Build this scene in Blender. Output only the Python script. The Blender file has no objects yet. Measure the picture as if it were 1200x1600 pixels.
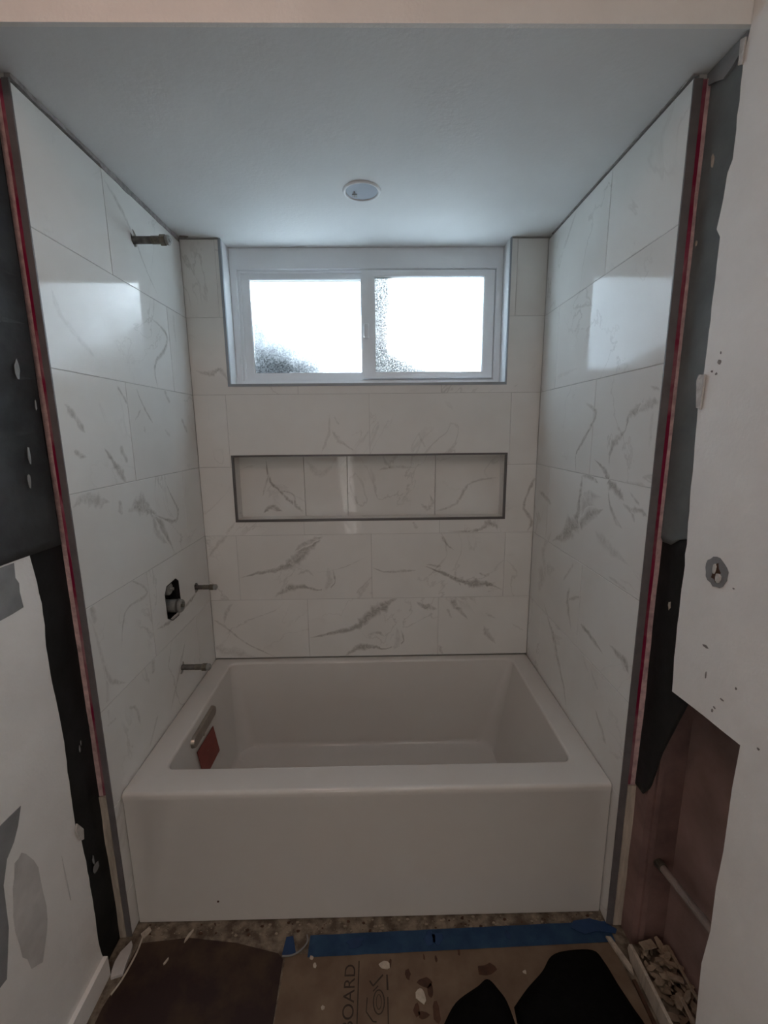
import bpy, bmesh, math, random
from mathutils import Vector, Matrix, noise
C = bpy.context.scene
COL = C.collection
random.seed(7)
PI = math.pi

# ---------------------------------------------------------------- camera
F, TH, YW, RO = 681.85, 0.18493, 0.01386, -0.00959
CAMZ = 1.5359
XL, XR, YF, YB, ZC, HR, YT, G0, T = -0.7784, 0.7018, 1.1017, 1.9194, 2.2961, 0.4785, 1.1374, 0.4631, 0.3068
def make_camera():
    fh = Vector((math.sin(YW), math.cos(YW), 0)); R = Vector((math.cos(YW), -math.sin(YW), 0)); z = Vector((0, 0, 1))
    fwd = math.cos(TH)*fh - math.sin(TH)*z
    D = -(math.sin(TH)*fh + math.cos(TH)*z)
    c, s = math.cos(RO), math.sin(RO)
    right = c*R - s*D; down = s*R + c*D
    m = Matrix((right, -down, -fwd)).transposed().to_4x4()
    m.translation = (0, 0, CAMZ)
    cam = bpy.data.cameras.new('camera'); o = bpy.data.objects.new('camera', cam); COL.objects.link(o)
    o.matrix_world = m
    cam.sensor_fit = 'VERTICAL'; cam.sensor_height = 24.0; cam.sensor_width = 18.0
    cam.lens = F/1600*24.0; cam.clip_start = 0.02; cam.clip_end = 200
    C.camera = o
make_camera()

# ---------------------------------------------------------------- world, lights, exposure
C.view_settings.view_transform = 'Standard'; C.view_settings.look = 'None'
C.view_settings.exposure = 3.67; C.view_settings.gamma = 1.0; C.view_settings.use_curve_mapping = False
SUN = Vector((0.1742, 0.9423, 0.2857)).normalized()
SKY = 1.0
def make_world():
    w = bpy.data.worlds.new('sky'); C.world = w; w.use_nodes = True
    nt = w.node_tree; N = nt.nodes; L = nt.links; N.clear()
    out = N.new('ShaderNodeOutputWorld'); bg = N.new('ShaderNodeBackground')
    tc = N.new('ShaderNodeTexCoord')
    sep = N.new('ShaderNodeSeparateXYZ'); L.new(tc.outputs['Generated'], sep.inputs[0])
    ramp = N.new('ShaderNodeValToRGB'); L.new(sep.outputs[2], ramp.inputs[0])
    e = ramp.color_ramp.elements
    e[0].position = 0.0; e[0].color = (0.05, 0.055, 0.045, 1)
    e[1].position = 0.03; e[1].color = (0.10, 0.125, 0.145, 1)
    n = e.new(0.6); n.color = (0.08, 0.13, 0.21, 1)
    dot = N.new('ShaderNodeVectorMath'); dot.operation = 'DOT_PRODUCT'
    L.new(tc.outputs['Generated'], dot.inputs[0]); dot.inputs[1].default_value = SUN
    cl = N.new('ShaderNodeMath'); cl.operation = 'MAXIMUM'; L.new(dot.outputs['Value'], cl.inputs[0]); cl.inputs[1].default_value = 0
    def aure(pw, k):
        a = N.new('ShaderNodeMath'); a.operation = 'POWER'; L.new(cl.outputs[0], a.inputs[0]); a.inputs[1].default_value = pw
        b = N.new('ShaderNodeMath'); b.operation = 'MULTIPLY'; L.new(a.outputs[0], b.inputs[0]); b.inputs[1].default_value = k
        return b
    a1 = aure(20, 0.8); a2 = aure(600, 150.0)
    s = N.new('ShaderNodeMath'); s.operation = 'ADD'; L.new(a1.outputs[0], s.inputs[0]); L.new(a2.outputs[0], s.inputs[1])
    cmb = N.new('ShaderNodeVectorMath'); cmb.operation = 'SCALE'; cmb.inputs[0].default_value = (0.88, 0.95, 1.0); L.new(s.outputs[0], cmb.inputs['Scale'])
    ad = N.new('ShaderNodeVectorMath'); ad.operation = 'ADD'; L.new(ramp.outputs[0], ad.inputs[0]); L.new(cmb.outputs[0], ad.inputs[1])
    L.new(ad.outputs[0], bg.inputs[0]); bg.inputs[1].default_value = SKY
    L.new(bg.outputs[0], out.inputs[0])
make_world()
def area(name, loc, size, power, col, target, portal=False):
    l = bpy.data.lights.new(name, 'AREA'); l.shape = 'RECTANGLE'; l.size, l.size_y = size
    l.energy = power; l.color = col
    if portal: l.cycles.is_portal = True
    o = bpy.data.objects.new(name, l); COL.objects.link(o); o.location = loc
    o.rotation_euler = (Vector(target)-Vector(loc)).to_track_quat('-Z', 'Z').to_euler()
    return o
area('window_portal', (-0.035, 2.09, 2.01), (1.17, 0.56), 1, (1, 1, 1), (-0.035, 0, 2.01), True)
area('doorway_light', (-0.36, -1.25, 0.80), (0.16, 0.95), 0.16, (1.0, 0.95, 0.90), (-0.1, 1.5, 1.0))
area('rear_fill_light', (0.30, -0.9, 2.55), (0.5, 0.5), 0.35, (1.0, 0.93, 0.86), (0.3, -0.5, 0))  # unseen fill light added to brighten the room from the rear
area('room_ceiling_light', (-0.45, 0.25, 2.6), (0.3, 0.3), 0.24, (1.0, 0.66, 0.55), (-0.45, 0.25, 0))

# ---------------------------------------------------------------- materials
def srgb(r, g, b):
    f = lambda c: (c/255/12.92 if c <= 10 else ((c/255+0.055)/1.055)**2.4)
    return (f(r), f(g), f(b), 1)
def nodes(m):
    m.use_nodes = True; nt = m.node_tree; nt.nodes.clear()
    out = nt.nodes.new('ShaderNodeOutputMaterial'); return nt, nt.nodes, nt.links, out
def mat(name, col, rough=0.5, metal=0.0, var=0.12, scale=8.0, bump=0.0, bscale=60.0, spec=0.5, col2=None, thr=None, stretch=None, coat=0.0):
    m = bpy.data.materials.new(name); nt, N, L, out = nodes(m)
    b = N.new('ShaderNodeBsdfPrincipled'); L.new(b.outputs[0], out.inputs[0])
    b.inputs['Roughness'].default_value = rough; b.inputs['Metallic'].default_value = metal
    b.inputs['Specular IOR Level'].default_value = spec; b.inputs['Coat Weight'].default_value = coat
    g = N.new('ShaderNodeNewGeometry'); src = g.outputs['Position']
    if stretch:
        mp = N.new('ShaderNodeMapping'); L.new(src, mp.inputs[0]); mp.inputs['Scale'].default_value = stretch; src = mp.outputs[0]
    n = N.new('ShaderNodeTexNoise'); n.inputs['Scale'].default_value = scale; n.inputs['Detail'].default_value = 5; n.inputs['Roughness'].default_value = .6
    L.new(src, n.inputs[0])
    r = N.new('ShaderNodeValToRGB'); L.new(n.outputs[0], r.inputs[0])
    c2 = col2 if col2 else tuple(min(1, c*(1+var)) for c in col[:3])+(1,)
    c1 = col if col2 else tuple(c*(1-var) for c in col[:3])+(1,)
    lo, hi = thr if thr else (0.3, 0.7)
    r.color_ramp.elements[0].position = lo; r.color_ramp.elements[0].color = c1
    r.color_ramp.elements[1].position = hi; r.color_ramp.elements[1].color = c2
    L.new(r.outputs[0], b.inputs['Base Color'])
    if bump:
        n2 = N.new('ShaderNodeTexNoise'); n2.inputs['Scale'].default_value = bscale; n2.inputs['Detail'].default_value = 4; L.new(src, n2.inputs[0])
        bp = N.new('ShaderNodeBump'); bp.inputs['Strength'].default_value = bump; bp.inputs['Distance'].default_value = 0.004
        L.new(n2.outputs[0], bp.inputs['Height']); L.new(bp.outputs[0], b.inputs['Normal'])
    return m
def marble():
    m = bpy.data.materials.new('polished_marble'); nt, N, L, out = nodes(m)
    b = N.new('ShaderNodeBsdfPrincipled'); L.new(b.outputs[0], out.inputs[0])
    b.inputs['Roughness'].default_value = 0.07; b.inputs['Specular IOR Level'].default_value = 0.17
    g = N.new('ShaderNodeNewGeometry'); oi = N.new('ShaderNodeObjectInfo')
    sc = N.new('ShaderNodeVectorMath'); sc.operation = 'SCALE'; sc.inputs[0].default_value = (7, 3, 5); L.new(oi.outputs['Random'], sc.inputs['Scale'])
    ad = N.new('ShaderNodeVectorMath'); ad.operation = 'ADD'; L.new(g.outputs['Position'], ad.inputs[0]); L.new(sc.outputs[0], ad.inputs[1])
    def nz(scale, detail, src, dist=0.0, rough=.55):
        n = N.new('ShaderNodeTexNoise'); n.inputs['Scale'].default_value = scale; n.inputs['Detail'].default_value = detail
        n.inputs['Distortion'].default_value = dist; n.inputs['Roughness'].default_value = rough; L.new(src, n.inputs[0]); return n
    def mr(src, a, c, d, e):
        q = N.new('ShaderNodeMapRange'); q.inputs[1].default_value = a; q.inputs[2].default_value = c; q.inputs[3].default_value = d; q.inputs[4].default_value = e
        L.new(src, q.inputs[0]); return q.outputs[0]
    def ma(op, a, c):
        q = N.new('ShaderNodeMath'); q.operation = op
        for i, x in enumerate((a, c)):
            if isinstance(x, (int, float)): q.inputs[i].default_value = x
            else: L.new(x, q.inputs[i])
        return q.outputs[0]
    # faint veins everywhere
    n1 = nz(2.2, 6, ad.outputs[0], 1.2); r1 = ma('ABSOLUTE', ma('SUBTRACT', n1.outputs[0], 0.5), 0)
    fine = mr(r1, 0.0, 0.012, 1.0, 0.0)
    gate = mr(nz(2.6, 2, ad.outputs[0]).outputs[0], 0.50, 0.64, 0.0, 1.0)
    faint = ma('MULTIPLY', ma('MULTIPLY', fine, gate), 0.30)
    # modelled veins, ribbon attribute broken up by noise
    at = N.new('ShaderNodeAttribute'); at.attribute_name = 'vein'
    nb = nz(34, 6, g.outputs['Position'], 1.5, .7)
    st = ma('MULTIPLY', at.outputs['Fac'], mr(nb.outputs[0], 0.34, 0.62, 0.35, 1.25))
    v = mr(st, 0.05, 0.85, 0.0, 0.68)
    tot = ma('MINIMUM', ma('ADD', v, faint), 0.85)
    base = N.new('ShaderNodeValToRGB'); L.new(nz(3.0, 3, ad.outputs[0]).outputs[0], base.inputs[0])
    base.color_ramp.elements[0].position = .3; base.color_ramp.elements[0].color = (0.72, 0.71, 0.68, 1)
    base.color_ramp.elements[1].position = .7; base.color_ramp.elements[1].color = (0.79, 0.785, 0.76, 1)
    mx = N.new('ShaderNodeMix'); mx.data_type = 'RGBA'; L.new(tot, mx.inputs[0]); L.new(base.outputs[0], mx.inputs[6]); mx.inputs[7].default_value = (0.27, 0.25, 0.225, 1)
    L.new(mx.outputs[2], b.inputs['Base Color'])
    # dried thinset haze smears and drops seen only as a change of gloss
    sm = mr(nz(9, 6, g.outputs['Position'], .8).outputs[0], 0.56, 0.66, 0.045, 0.22)
    L.new(sm, b.inputs['Roughness'])
    return m
DIM_LO, DIM_HI = 0.10, 0.26
def glass():
    m = bpy.data.materials.new('textured_wet_glass'); nt, N, L, out = nodes(m)
    g = N.new('ShaderNodeNewGeometry')
    vo = N.new('ShaderNodeTexNoise'); vo.inputs['Scale'].default_value = 240; vo.inputs['Detail'].default_value = 3; L.new(g.outputs['Position'], vo.inputs[0])
    v2 = N.new('ShaderNodeTexVoronoi'); v2.inputs['Scale'].default_value = 170; L.new(g.outputs['Position'], v2.inputs[0])
    ad = N.new('ShaderNodeMath'); ad.operation = 'ADD'; L.new(vo.outputs[0], ad.inputs[0]); L.new(v2.outputs['Distance'], ad.inputs[1])
    bp = N.new('ShaderNodeBump'); bp.inputs['Strength'].default_value = 0.9; bp.inputs['Distance'].default_value = 0.003; L.new(ad.outputs[0], bp.inputs['Height'])
    rf = N.new('ShaderNodeBsdfRefraction'); rf.inputs['Roughness'].default_value = 0.50; rf.inputs['IOR'].default_value = 1.25; rf.inputs['Color'].default_value = (0.93, 0.97, 0.98, 1)
    L.new(bp.outputs[0], rf.inputs['Normal'])
    tr = N.new('ShaderNodeBsdfTransparent')
    # dimmer daylight painted into the glass: low on left pane, inner edge of right
    sp = N.new('ShaderNodeSeparateXYZ'); L.new(g.outputs['Position'], sp.inputs[0])
    def ma(op, x, y, clamp=False):
        q = N.new('ShaderNodeMath'); q.operation = op; q.use_clamp = clamp
        for i, t in enumerate((x, y)):
            if isinstance(t, (int, float)): q.inputs[i].default_value = t
            else: L.new(t, q.inputs[i])
        return q.outputs[0]
    big = N.new('ShaderNodeTexNoise'); big.inputs['Scale'].default_value = 9; big.inputs['Detail'].default_value = 6; L.new(g.outputs['Position'], big.inputs[0])
    X, Z = sp.outputs[0], sp.outputs[2]
    nb = ma('MULTIPLY', ma('SUBTRACT', big.outputs[0], .5), 1.1)
    # left pane: fades upwards and to the right
    la = ma('ADD', ma('MULTIPLY', ma('SUBTRACT', 1.94, Z), 4.0), ma('MULTIPLY', ma('SUBTRACT', -.36, X), 2.4))
    lm = ma('MULTIPLY', ma('ADD', ma('ADD', la, nb), .15, True), ma('LESS_THAN', X, -.03))
    # right pane: hard left band plus a lower clump
    ra = ma('MULTIPLY', ma('SUBTRACT', .088, X), 22.0)
    rb = ma('ADD', ma('MULTIPLY', ma('SUBTRACT', .20, X), 5.0), ma('MULTIPLY', ma('SUBTRACT', 1.885, Z), 12.0))
    rb = ma('MULTIPLY', rb, .8)
    rc = ma('MULTIPLY', ma('SUBTRACT', 1.812, Z), 20.0)
    rm = ma('MULTIPLY', ma('ADD', ma('MAXIMUM', ra, ma('MAXIMUM', rb, rc)), nb, True), ma('GREATER_THAN', X, -.03))
    mask = ma('ADD', lm, rm, True)
    grain = N.new('ShaderNodeTexNoise'); grain.inputs['Scale'].default_value = 190; grain.inputs['Detail'].default_value = 2; L.new(g.outputs['Position'], grain.inputs[0])
    gr = N.new('ShaderNodeMapRange'); gr.inputs[1].default_value = .36; gr.inputs[2].default_value = .64; gr.inputs[3].default_value = DIM_LO; gr.inputs[4].default_value = DIM_HI; L.new(grain.outputs[0], gr.inputs[0])
    pane_dim = N.new('ShaderNodeMath'); pane_dim.operation = 'POWER'; L.new(gr.outputs[0], pane_dim.inputs[0]); L.new(mask, pane_dim.inputs[1])
    def tint(c, sock):
        q = N.new('ShaderNodeVectorMath'); q.operation = 'SCALE'; q.inputs[0].default_value = c; L.new(pane_dim.outputs[0], q.inputs['Scale']); L.new(q.outputs[0], sock)
    tint((.95, .98, 1), tr.inputs[0]); tint((.93, .97, .98), rf.inputs['Color'])
    tl = N.new('ShaderNodeBsdfTranslucent'); tint((.88, .95, 1), tl.inputs[0])
    m0 = N.new('ShaderNodeMixShader'); m0.inputs[0].default_value = 0.42; L.new(rf.outputs[0], m0.inputs[1]); L.new(tl.outputs[0], m0.inputs[2])
    mx = N.new('ShaderNodeMixShader'); mx.inputs[0].default_value = 0.85; L.new(tr.outputs[0], mx.inputs[1]); L.new(m0.outputs[0], mx.inputs[2])
    gl = N.new('ShaderNodeBsdfGlossy'); gl.inputs['Roughness'].default_value = 0.1
    m2 = N.new('ShaderNodeMixShader'); m2.inputs[0].default_value = 0.05; L.new(mx.outputs[0], m2.inputs[1]); L.new(gl.outputs[0], m2.inputs[2])
    L.new(m2.outputs[0], out.inputs[0]); return m
M = dict(
    marble=marble(), glass=glass(),
    grout=mat('grout', (0.50, 0.49, 0.47, 1), .9),
    ceiling=mat('ceiling_paint', (0.74, 0.75, 0.75, 1), .75, var=.03, scale=3, bump=.12, bscale=90),
    paint=mat('wall_paint', (0.85, 0.83, 0.80, 1), .7, var=.05, scale=5, bump=.25, bscale=120),
    paint_white=mat('reveal_paint', (0.78, 0.79, 0.80, 1), .5, var=.02),
    vinyl=mat('window_vinyl', (0.84, 0.87, 0.90, 1), .35, var=.02),
    trimmetal=mat('dark_grey_metal_trim', (0.13, 0.125, 0.125, 1), .38, .5, var=.1),
    edgemetal=mat('tile_edge_trim', (0.15, 0.138, 0.14, 1), .5, .1, var=.15, scale=20),
    pinkboard=mat('pink_board_edge', (0.52, 0.36, 0.35, 1), .9, var=.3, scale=40, bump=.5, bscale=200),
    magenta=mat('magenta_sealer', (0.20, 0.004, 0.035, 1), .4, scale=5, col2=(0.26, 0.13, 0.14, 1), thr=(.46, .60)),
    membrane=mat('black_membrane', (0.028, 0.031, 0.032, 1), .42, var=.4, scale=6, bump=.5, bscale=14, spec=.35),
    membranegrey=mat('grey_membrane', (0.30, 0.33, 0.33, 1), .5, var=.25, scale=5, bump=.4, bscale=12, spec=.3),
    felt=mat('dark_felt_paper', (0.12, 0.125, 0.13, 1), .62, var=.35, scale=7, bump=.5, bscale=18, spec=.3),
    acrylic=mat('white_acrylic', (0.65, 0.625, 0.59, 1), .16, var=.01, scale=3, coat=.2),
    nickel=mat('brushed_nickel', (0.36, 0.33, 0.29, 1), .33, .9, var=.1, scale=30),
    redtag=mat('red_sticker', (0.20, 0.022, 0.014, 1), .45, var=.12, scale=20),
    galv=mat('dull_galvanised_pipe', (0.14, 0.135, 0.13, 1), .45, .6, var=.35, scale=45, bump=.3, bscale=150),
    brass=mat('tarnished_brass', (0.17, 0.16, 0.13, 1), .45, .6, var=.3, scale=60),
    plastic=mat('grey_plastic', (0.26, 0.27, 0.26, 1), .5, var=.2, scale=40),
    dark=mat('cavity_dark', (0.015, 0.014, 0.013, 1), .9),
    gypsum=mat('gypsum_core', (0.55, 0.53, 0.50, 1), .95, var=.2, scale=40, bump=.6, bscale=150),
    greypaper=mat('grey_board_paper', (0.24, 0.245, 0.25, 1), .9, var=.15, scale=14, bump=.3, bscale=80),
    smear=mat('dirty_smear', (0.58, 0.56, 0.54, 1), .8, var=.2, scale=9),
    cavity=mat('brown_stained_sheathing', (0.22, 0.135, 0.12, 1), .7, var=.35, scale=7, bump=.4, bscale=30),
    cavity2=mat('brown_stained_panel', (0.31, 0.21, 0.19, 1), .75, var=.25, scale=6, bump=.3, bscale=40),
    wood=mat('pale_raw_wood', (0.46, 0.40, 0.33, 1), .85, var=.3, scale=9, bump=.3, bscale=60, stretch=(6, 6, .8)),
    chip=mat('wood_and_plaster_chips', (0.38, 0.30, 0.22, 1), .9, var=.35, scale=22, bump=.4, bscale=90),
    subfloor=mat('dusty_subfloor', (0.10, 0.075, 0.055, 1), .9, scale=24, col2=(0.27, 0.225, 0.17, 1), thr=(.40, .62), bump=.6, bscale=70),
    redpaper=mat('dark_red_brown_paper', (0.020, 0.006, 0.005, 1), .6, scale=6, col2=(0.062, 0.036, 0.018, 1), thr=(.44, .66), bump=.5, bscale=16),
    cardboard=mat('brown_floor_board', (0.135, 0.088, 0.058, 1), .85, scale=9, col2=(0.19, 0.135, 0.09, 1), thr=(.35, .65), bump=.3, bscale=50),
    tape=mat('blue_painters_tape', (0.030, 0.085, 0.20, 1), .7, scale=18, col2=(0.06, 0.15, 0.29, 1), thr=(.3, .75), bump=.3, bscale=60),
    tape2=mat('deep_blue_tape', (0.012, 0.045, 0.13, 1), .7, var=.2, scale=18),
    ink=mat('black_print', (0.040, 0.028, 0.020, 1), .8, var=.4, scale=60),
    stain=mat('dark_stain', (0.065, 0.028, 0.015, 1), .7, var=.4, scale=30),
    flake=mat('pale_paint_flake', (0.50, 0.44, 0.36, 1), .8, var=.2, scale=60),
    cloth=mat('black_cloth', (0.004, 0.004, 0.004, 1), .95, var=.3, scale=30, bump=.3, bscale=120, spec=.1),
    pipe=mat('pale_dusty_pipe', (0.30, 0.25, 0.22, 1), .6, var=.2, scale=20),
    leaf=mat('leaf_green', (0.10, 0.16, 0.04, 1), .6, var=.5, scale=4),
    bark=mat('bark', (0.10, 0.07, 0.05, 1), .9, var=.4, scale=10, bump=.5, bscale=20),
    lightgrey=mat('fitting_grey', (0.36, 0.40, 0.46, 1), .6, var=.06),
    trimlight=mat('pale_metal_trim', (0.30, 0.33, 0.36, 1), .4, .3, var=.06),
    lining=mat('hole_shade_black', (0.006, 0.006, 0.006, 1), .9),
    crumb=mat('dirty_crumb', (0.30, 0.25, 0.19, 1), .9, var=.3, scale=60),
    scuff=mat('grey_scuff', (0.24, 0.22, 0.21, 1), .9, var=.3, scale=60),
    caulk=mat('caulk', (0.30, 0.28, 0.27, 1), .8, var=.3, scale=50, bump=.6, bscale=120),
)
# marble veins as polylines on the wall planes: strength, 'a,z,width_mm ...'
VEINS_BACK=[(0.90,"-0.636,0.878,8.8 -0.547,0.901,14.6 -0.444,0.921,20.5 -0.378,0.959,35.0 -0.308,1.028,40.6 -0.249,1.069,28.9"),
(0.60,"-0.249,1.069,11.5 -0.322,1.040,20.3 -0.382,0.999,8.7"),
(0.85,"-0.480,0.786,20.7 -0.419,0.822,26.6 -0.345,0.830,14.7 -0.272,0.814,5.9 -0.207,0.844,8.8 -0.210,0.911,17.6"),
(0.50,"-0.372,0.889,8.8 -0.328,0.907,11.7 -0.299,0.882,5.9"),
(0.35,"-0.258,0.804,20.7 -0.227,0.866,23.5 -0.233,0.927,11.7"),
(0.95,"-0.332,0.576,9.1 -0.235,0.597,15.1 -0.114,0.627,21.1 -0.053,0.675,36.0 0.022,0.737,38.8 0.082,0.767,29.8"),
(0.90,"-0.163,0.485,21.3 -0.101,0.523,27.3 -0.025,0.528,15.2 0.020,0.514,6.1 0.106,0.546,9.1 0.103,0.608,18.1"),
(0.50,"-0.061,0.584,9.1 -0.009,0.600,12.1 0.021,0.577,6.1"),
(0.35,"0.066,0.510,21.3 0.087,0.559,24.3 0.082,0.624,12.1"),
(0.60,"-0.034,0.921,5.9 0.024,0.899,5.9 0.106,0.898,11.8 0.171,0.903,8.8"),
(1.00,"0.200,0.927,5.9 0.289,0.889,11.8 0.379,0.847,14.8 0.438,0.837,26.7 0.504,0.833,20.8 0.574,0.801,6.0"),
(0.50,"0.289,0.919,11.8 0.215,0.930,2.9"),
(0.60,"0.287,1.064,11.6 0.310,1.025,8.7 0.346,0.995,2.9"),
(0.60,"0.461,0.886,8.9 0.497,0.870,5.9"),
(0.60,"0.354,0.872,11.8 0.379,0.825,5.9"),
(0.55,"0.172,0.750,8.9 0.217,0.724,17.9 0.277,0.711,9.0"),
(0.65,"0.336,0.763,23.9 0.367,0.715,18.0 0.419,0.657,9.0"),
(0.40,"0.316,0.716,15.0 0.341,0.665,6.0"),
(0.60,"0.490,0.624,9.1 0.513,0.584,21.2 0.554,0.531,9.1"),
(0.50,"0.279,0.530,15.2 0.301,0.483,9.2"),
(0.40,"0.497,0.688,12.0 0.549,0.661,6.0"),
(0.40,"0.626,0.631,6.0 0.683,0.598,6.1"),
(0.55,"-0.775,0.677,6.0 -0.727,0.644,9.0 -0.628,0.555,6.0 -0.491,0.481,6.1"),
(0.45,"-0.726,0.654,6.0 -0.709,0.717,17.8 -0.677,0.754,8.9"),
(0.40,"-0.779,0.548,24.1 -0.713,0.514,42.4 -0.588,0.486,18.2"),
(0.40,"-0.774,0.974,11.6 -0.710,1.054,17.3 -0.637,1.141,8.6"),
(0.50,"0.156,1.131,8.6 0.176,1.099,17.3"),
(0.75,"0.315,1.085,8.7 0.417,1.084,11.6 0.466,1.095,11.6 0.494,1.118,23.1 0.529,1.112,17.3 0.542,1.082,8.7"),
(0.70,"0.673,1.074,11.6 0.691,1.130,14.4 0.653,1.198,8.6 0.688,1.302,11.4 0.711,1.341,8.5"),
(0.35,"-0.244,1.441,8.4 -0.211,1.518,11.1 -0.202,1.612,5.5"),
(0.45,"-0.196,1.542,8.3 -0.175,1.506,16.6 -0.143,1.479,11.1 -0.099,1.448,8.4"),
(0.35,"-0.184,1.598,5.5 -0.163,1.561,8.3"),
(0.60,"-0.759,1.790,10.7 -0.702,1.776,18.8 -0.666,1.792,10.7 -0.650,1.789,16.1 -0.624,1.745,10.8"),
(0.30,"0.177,1.525,11.1 0.211,1.459,8.4"),
]
VEINS_NICHE=[(0.90,"-0.507,1.414,8.7 -0.495,1.320,11.7 -0.452,1.267,8.8 -0.412,1.224,11.8 -0.347,1.160,8.9"),
(0.50,"-0.494,1.347,8.8 -0.532,1.241,5.9"),
(0.80,"-0.531,1.163,8.9 -0.494,1.192,20.8 -0.442,1.171,8.9"),
(0.70,"-0.452,1.267,5.9 -0.391,1.251,5.9 -0.381,1.197,11.9 -0.341,1.166,8.9"),
(0.50,"0.198,1.202,11.9 0.228,1.175,14.9 0.254,1.201,11.9 0.239,1.244,8.9"),
(0.55,"0.267,1.162,12.0 0.365,1.200,11.9 0.416,1.283,8.9 0.484,1.309,8.9 0.561,1.317,5.9"),
(0.40,"0.000,1.356,5.9 0.074,1.370,11.7 0.176,1.366,8.8"),
(0.30,"-0.325,1.403,17.5 -0.263,1.344,29.3 -0.204,1.379,14.6"),
(0.30,"-0.148,1.284,14.7 -0.091,1.194,20.8"),
]
VEINS_LEFT=[(0.60,"1.130,1.610,10.2 1.155,1.584,15.7 1.195,1.536,19.1"),
(0.70,"1.269,1.494,8.8 1.311,1.442,15.2 1.357,1.387,31.7"),
(0.50,"1.345,1.497,18.6 1.379,1.444,12.8"),
(0.60,"1.140,1.491,13.1 1.187,1.472,11.0"),
(0.60,"1.369,1.675,9.2 1.416,1.621,9.6"),
(0.55,"1.476,1.677,6.6 1.505,1.626,6.8 1.563,1.564,7.1"),
(0.40,"1.447,1.575,6.6 1.489,1.611,6.8"),
(0.50,"1.664,1.687,15.0 1.705,1.644,11.6"),
(0.50,"1.787,1.592,16.3 1.833,1.532,16.8"),
(0.30,"1.639,1.549,11.2 1.679,1.521,11.6"),
(0.30,"1.499,1.559,10.3 1.501,1.534,10.3"),
(0.50,"1.107,1.350,10.4 1.160,1.368,27.2 1.202,1.351,31.1 1.265,1.339,11.9"),
(0.55,"1.313,1.339,15.4 1.312,1.290,18.6"),
(0.75,"1.348,1.294,25.5 1.424,1.301,43.7 1.487,1.267,21.1 1.546,1.203,25.8 1.622,1.086,11.7"),
(0.70,"1.600,1.365,7.5 1.638,1.305,7.7 1.682,1.239,11.9 1.658,1.203,11.8 1.598,1.215,11.4 1.486,1.261,10.6"),
(0.45,"1.498,1.254,17.8 1.508,1.195,25.2 1.575,1.131,11.3"),
(0.50,"1.419,2.260,14.7 1.489,2.218,15.6 1.534,2.184,9.7 1.580,2.137,6.7 1.628,2.075,7.0 1.691,2.018,7.3"),
(0.75,"1.627,1.927,14.2 1.727,1.893,11.4 1.700,1.834,11.3 1.633,1.788,10.9 1.610,1.741,7.2 1.622,1.690,7.3"),
(0.30,"1.799,1.984,11.8 1.801,1.868,12.0"),
(0.50,"1.127,1.079,22.2 1.126,1.021,22.4"),
(0.50,"1.293,1.083,6.3 1.347,1.064,6.6 1.403,1.006,10.3 1.287,1.002,6.3 1.251,0.962,6.2 1.232,0.903,9.3"),
(0.75,"1.437,0.860,10.7 1.539,0.844,11.5 1.686,0.852,12.5 1.778,0.861,17.5"),
(0.45,"1.145,0.895,8.7 1.163,0.833,11.8 1.230,0.783,6.3"),
(0.45,"1.387,0.774,21.0 1.385,0.722,28.2"),
(0.45,"1.639,0.717,12.3 1.561,0.623,15.9 1.470,0.521,7.6"),
(0.40,"1.224,0.700,9.5 1.265,0.672,9.8 1.277,0.603,10.0"),
(0.30,"1.120,0.716,5.8 1.165,0.710,9.1"),
(0.40,"1.307,0.492,6.9 1.383,0.565,17.9"),
(0.30,"1.114,1.057,8.3 1.146,0.869,14.5 1.130,0.719,11.7"),
(0.30,"1.141,1.879,9.8 1.172,1.814,15.3 1.283,1.740,22.8"),
]
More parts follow.
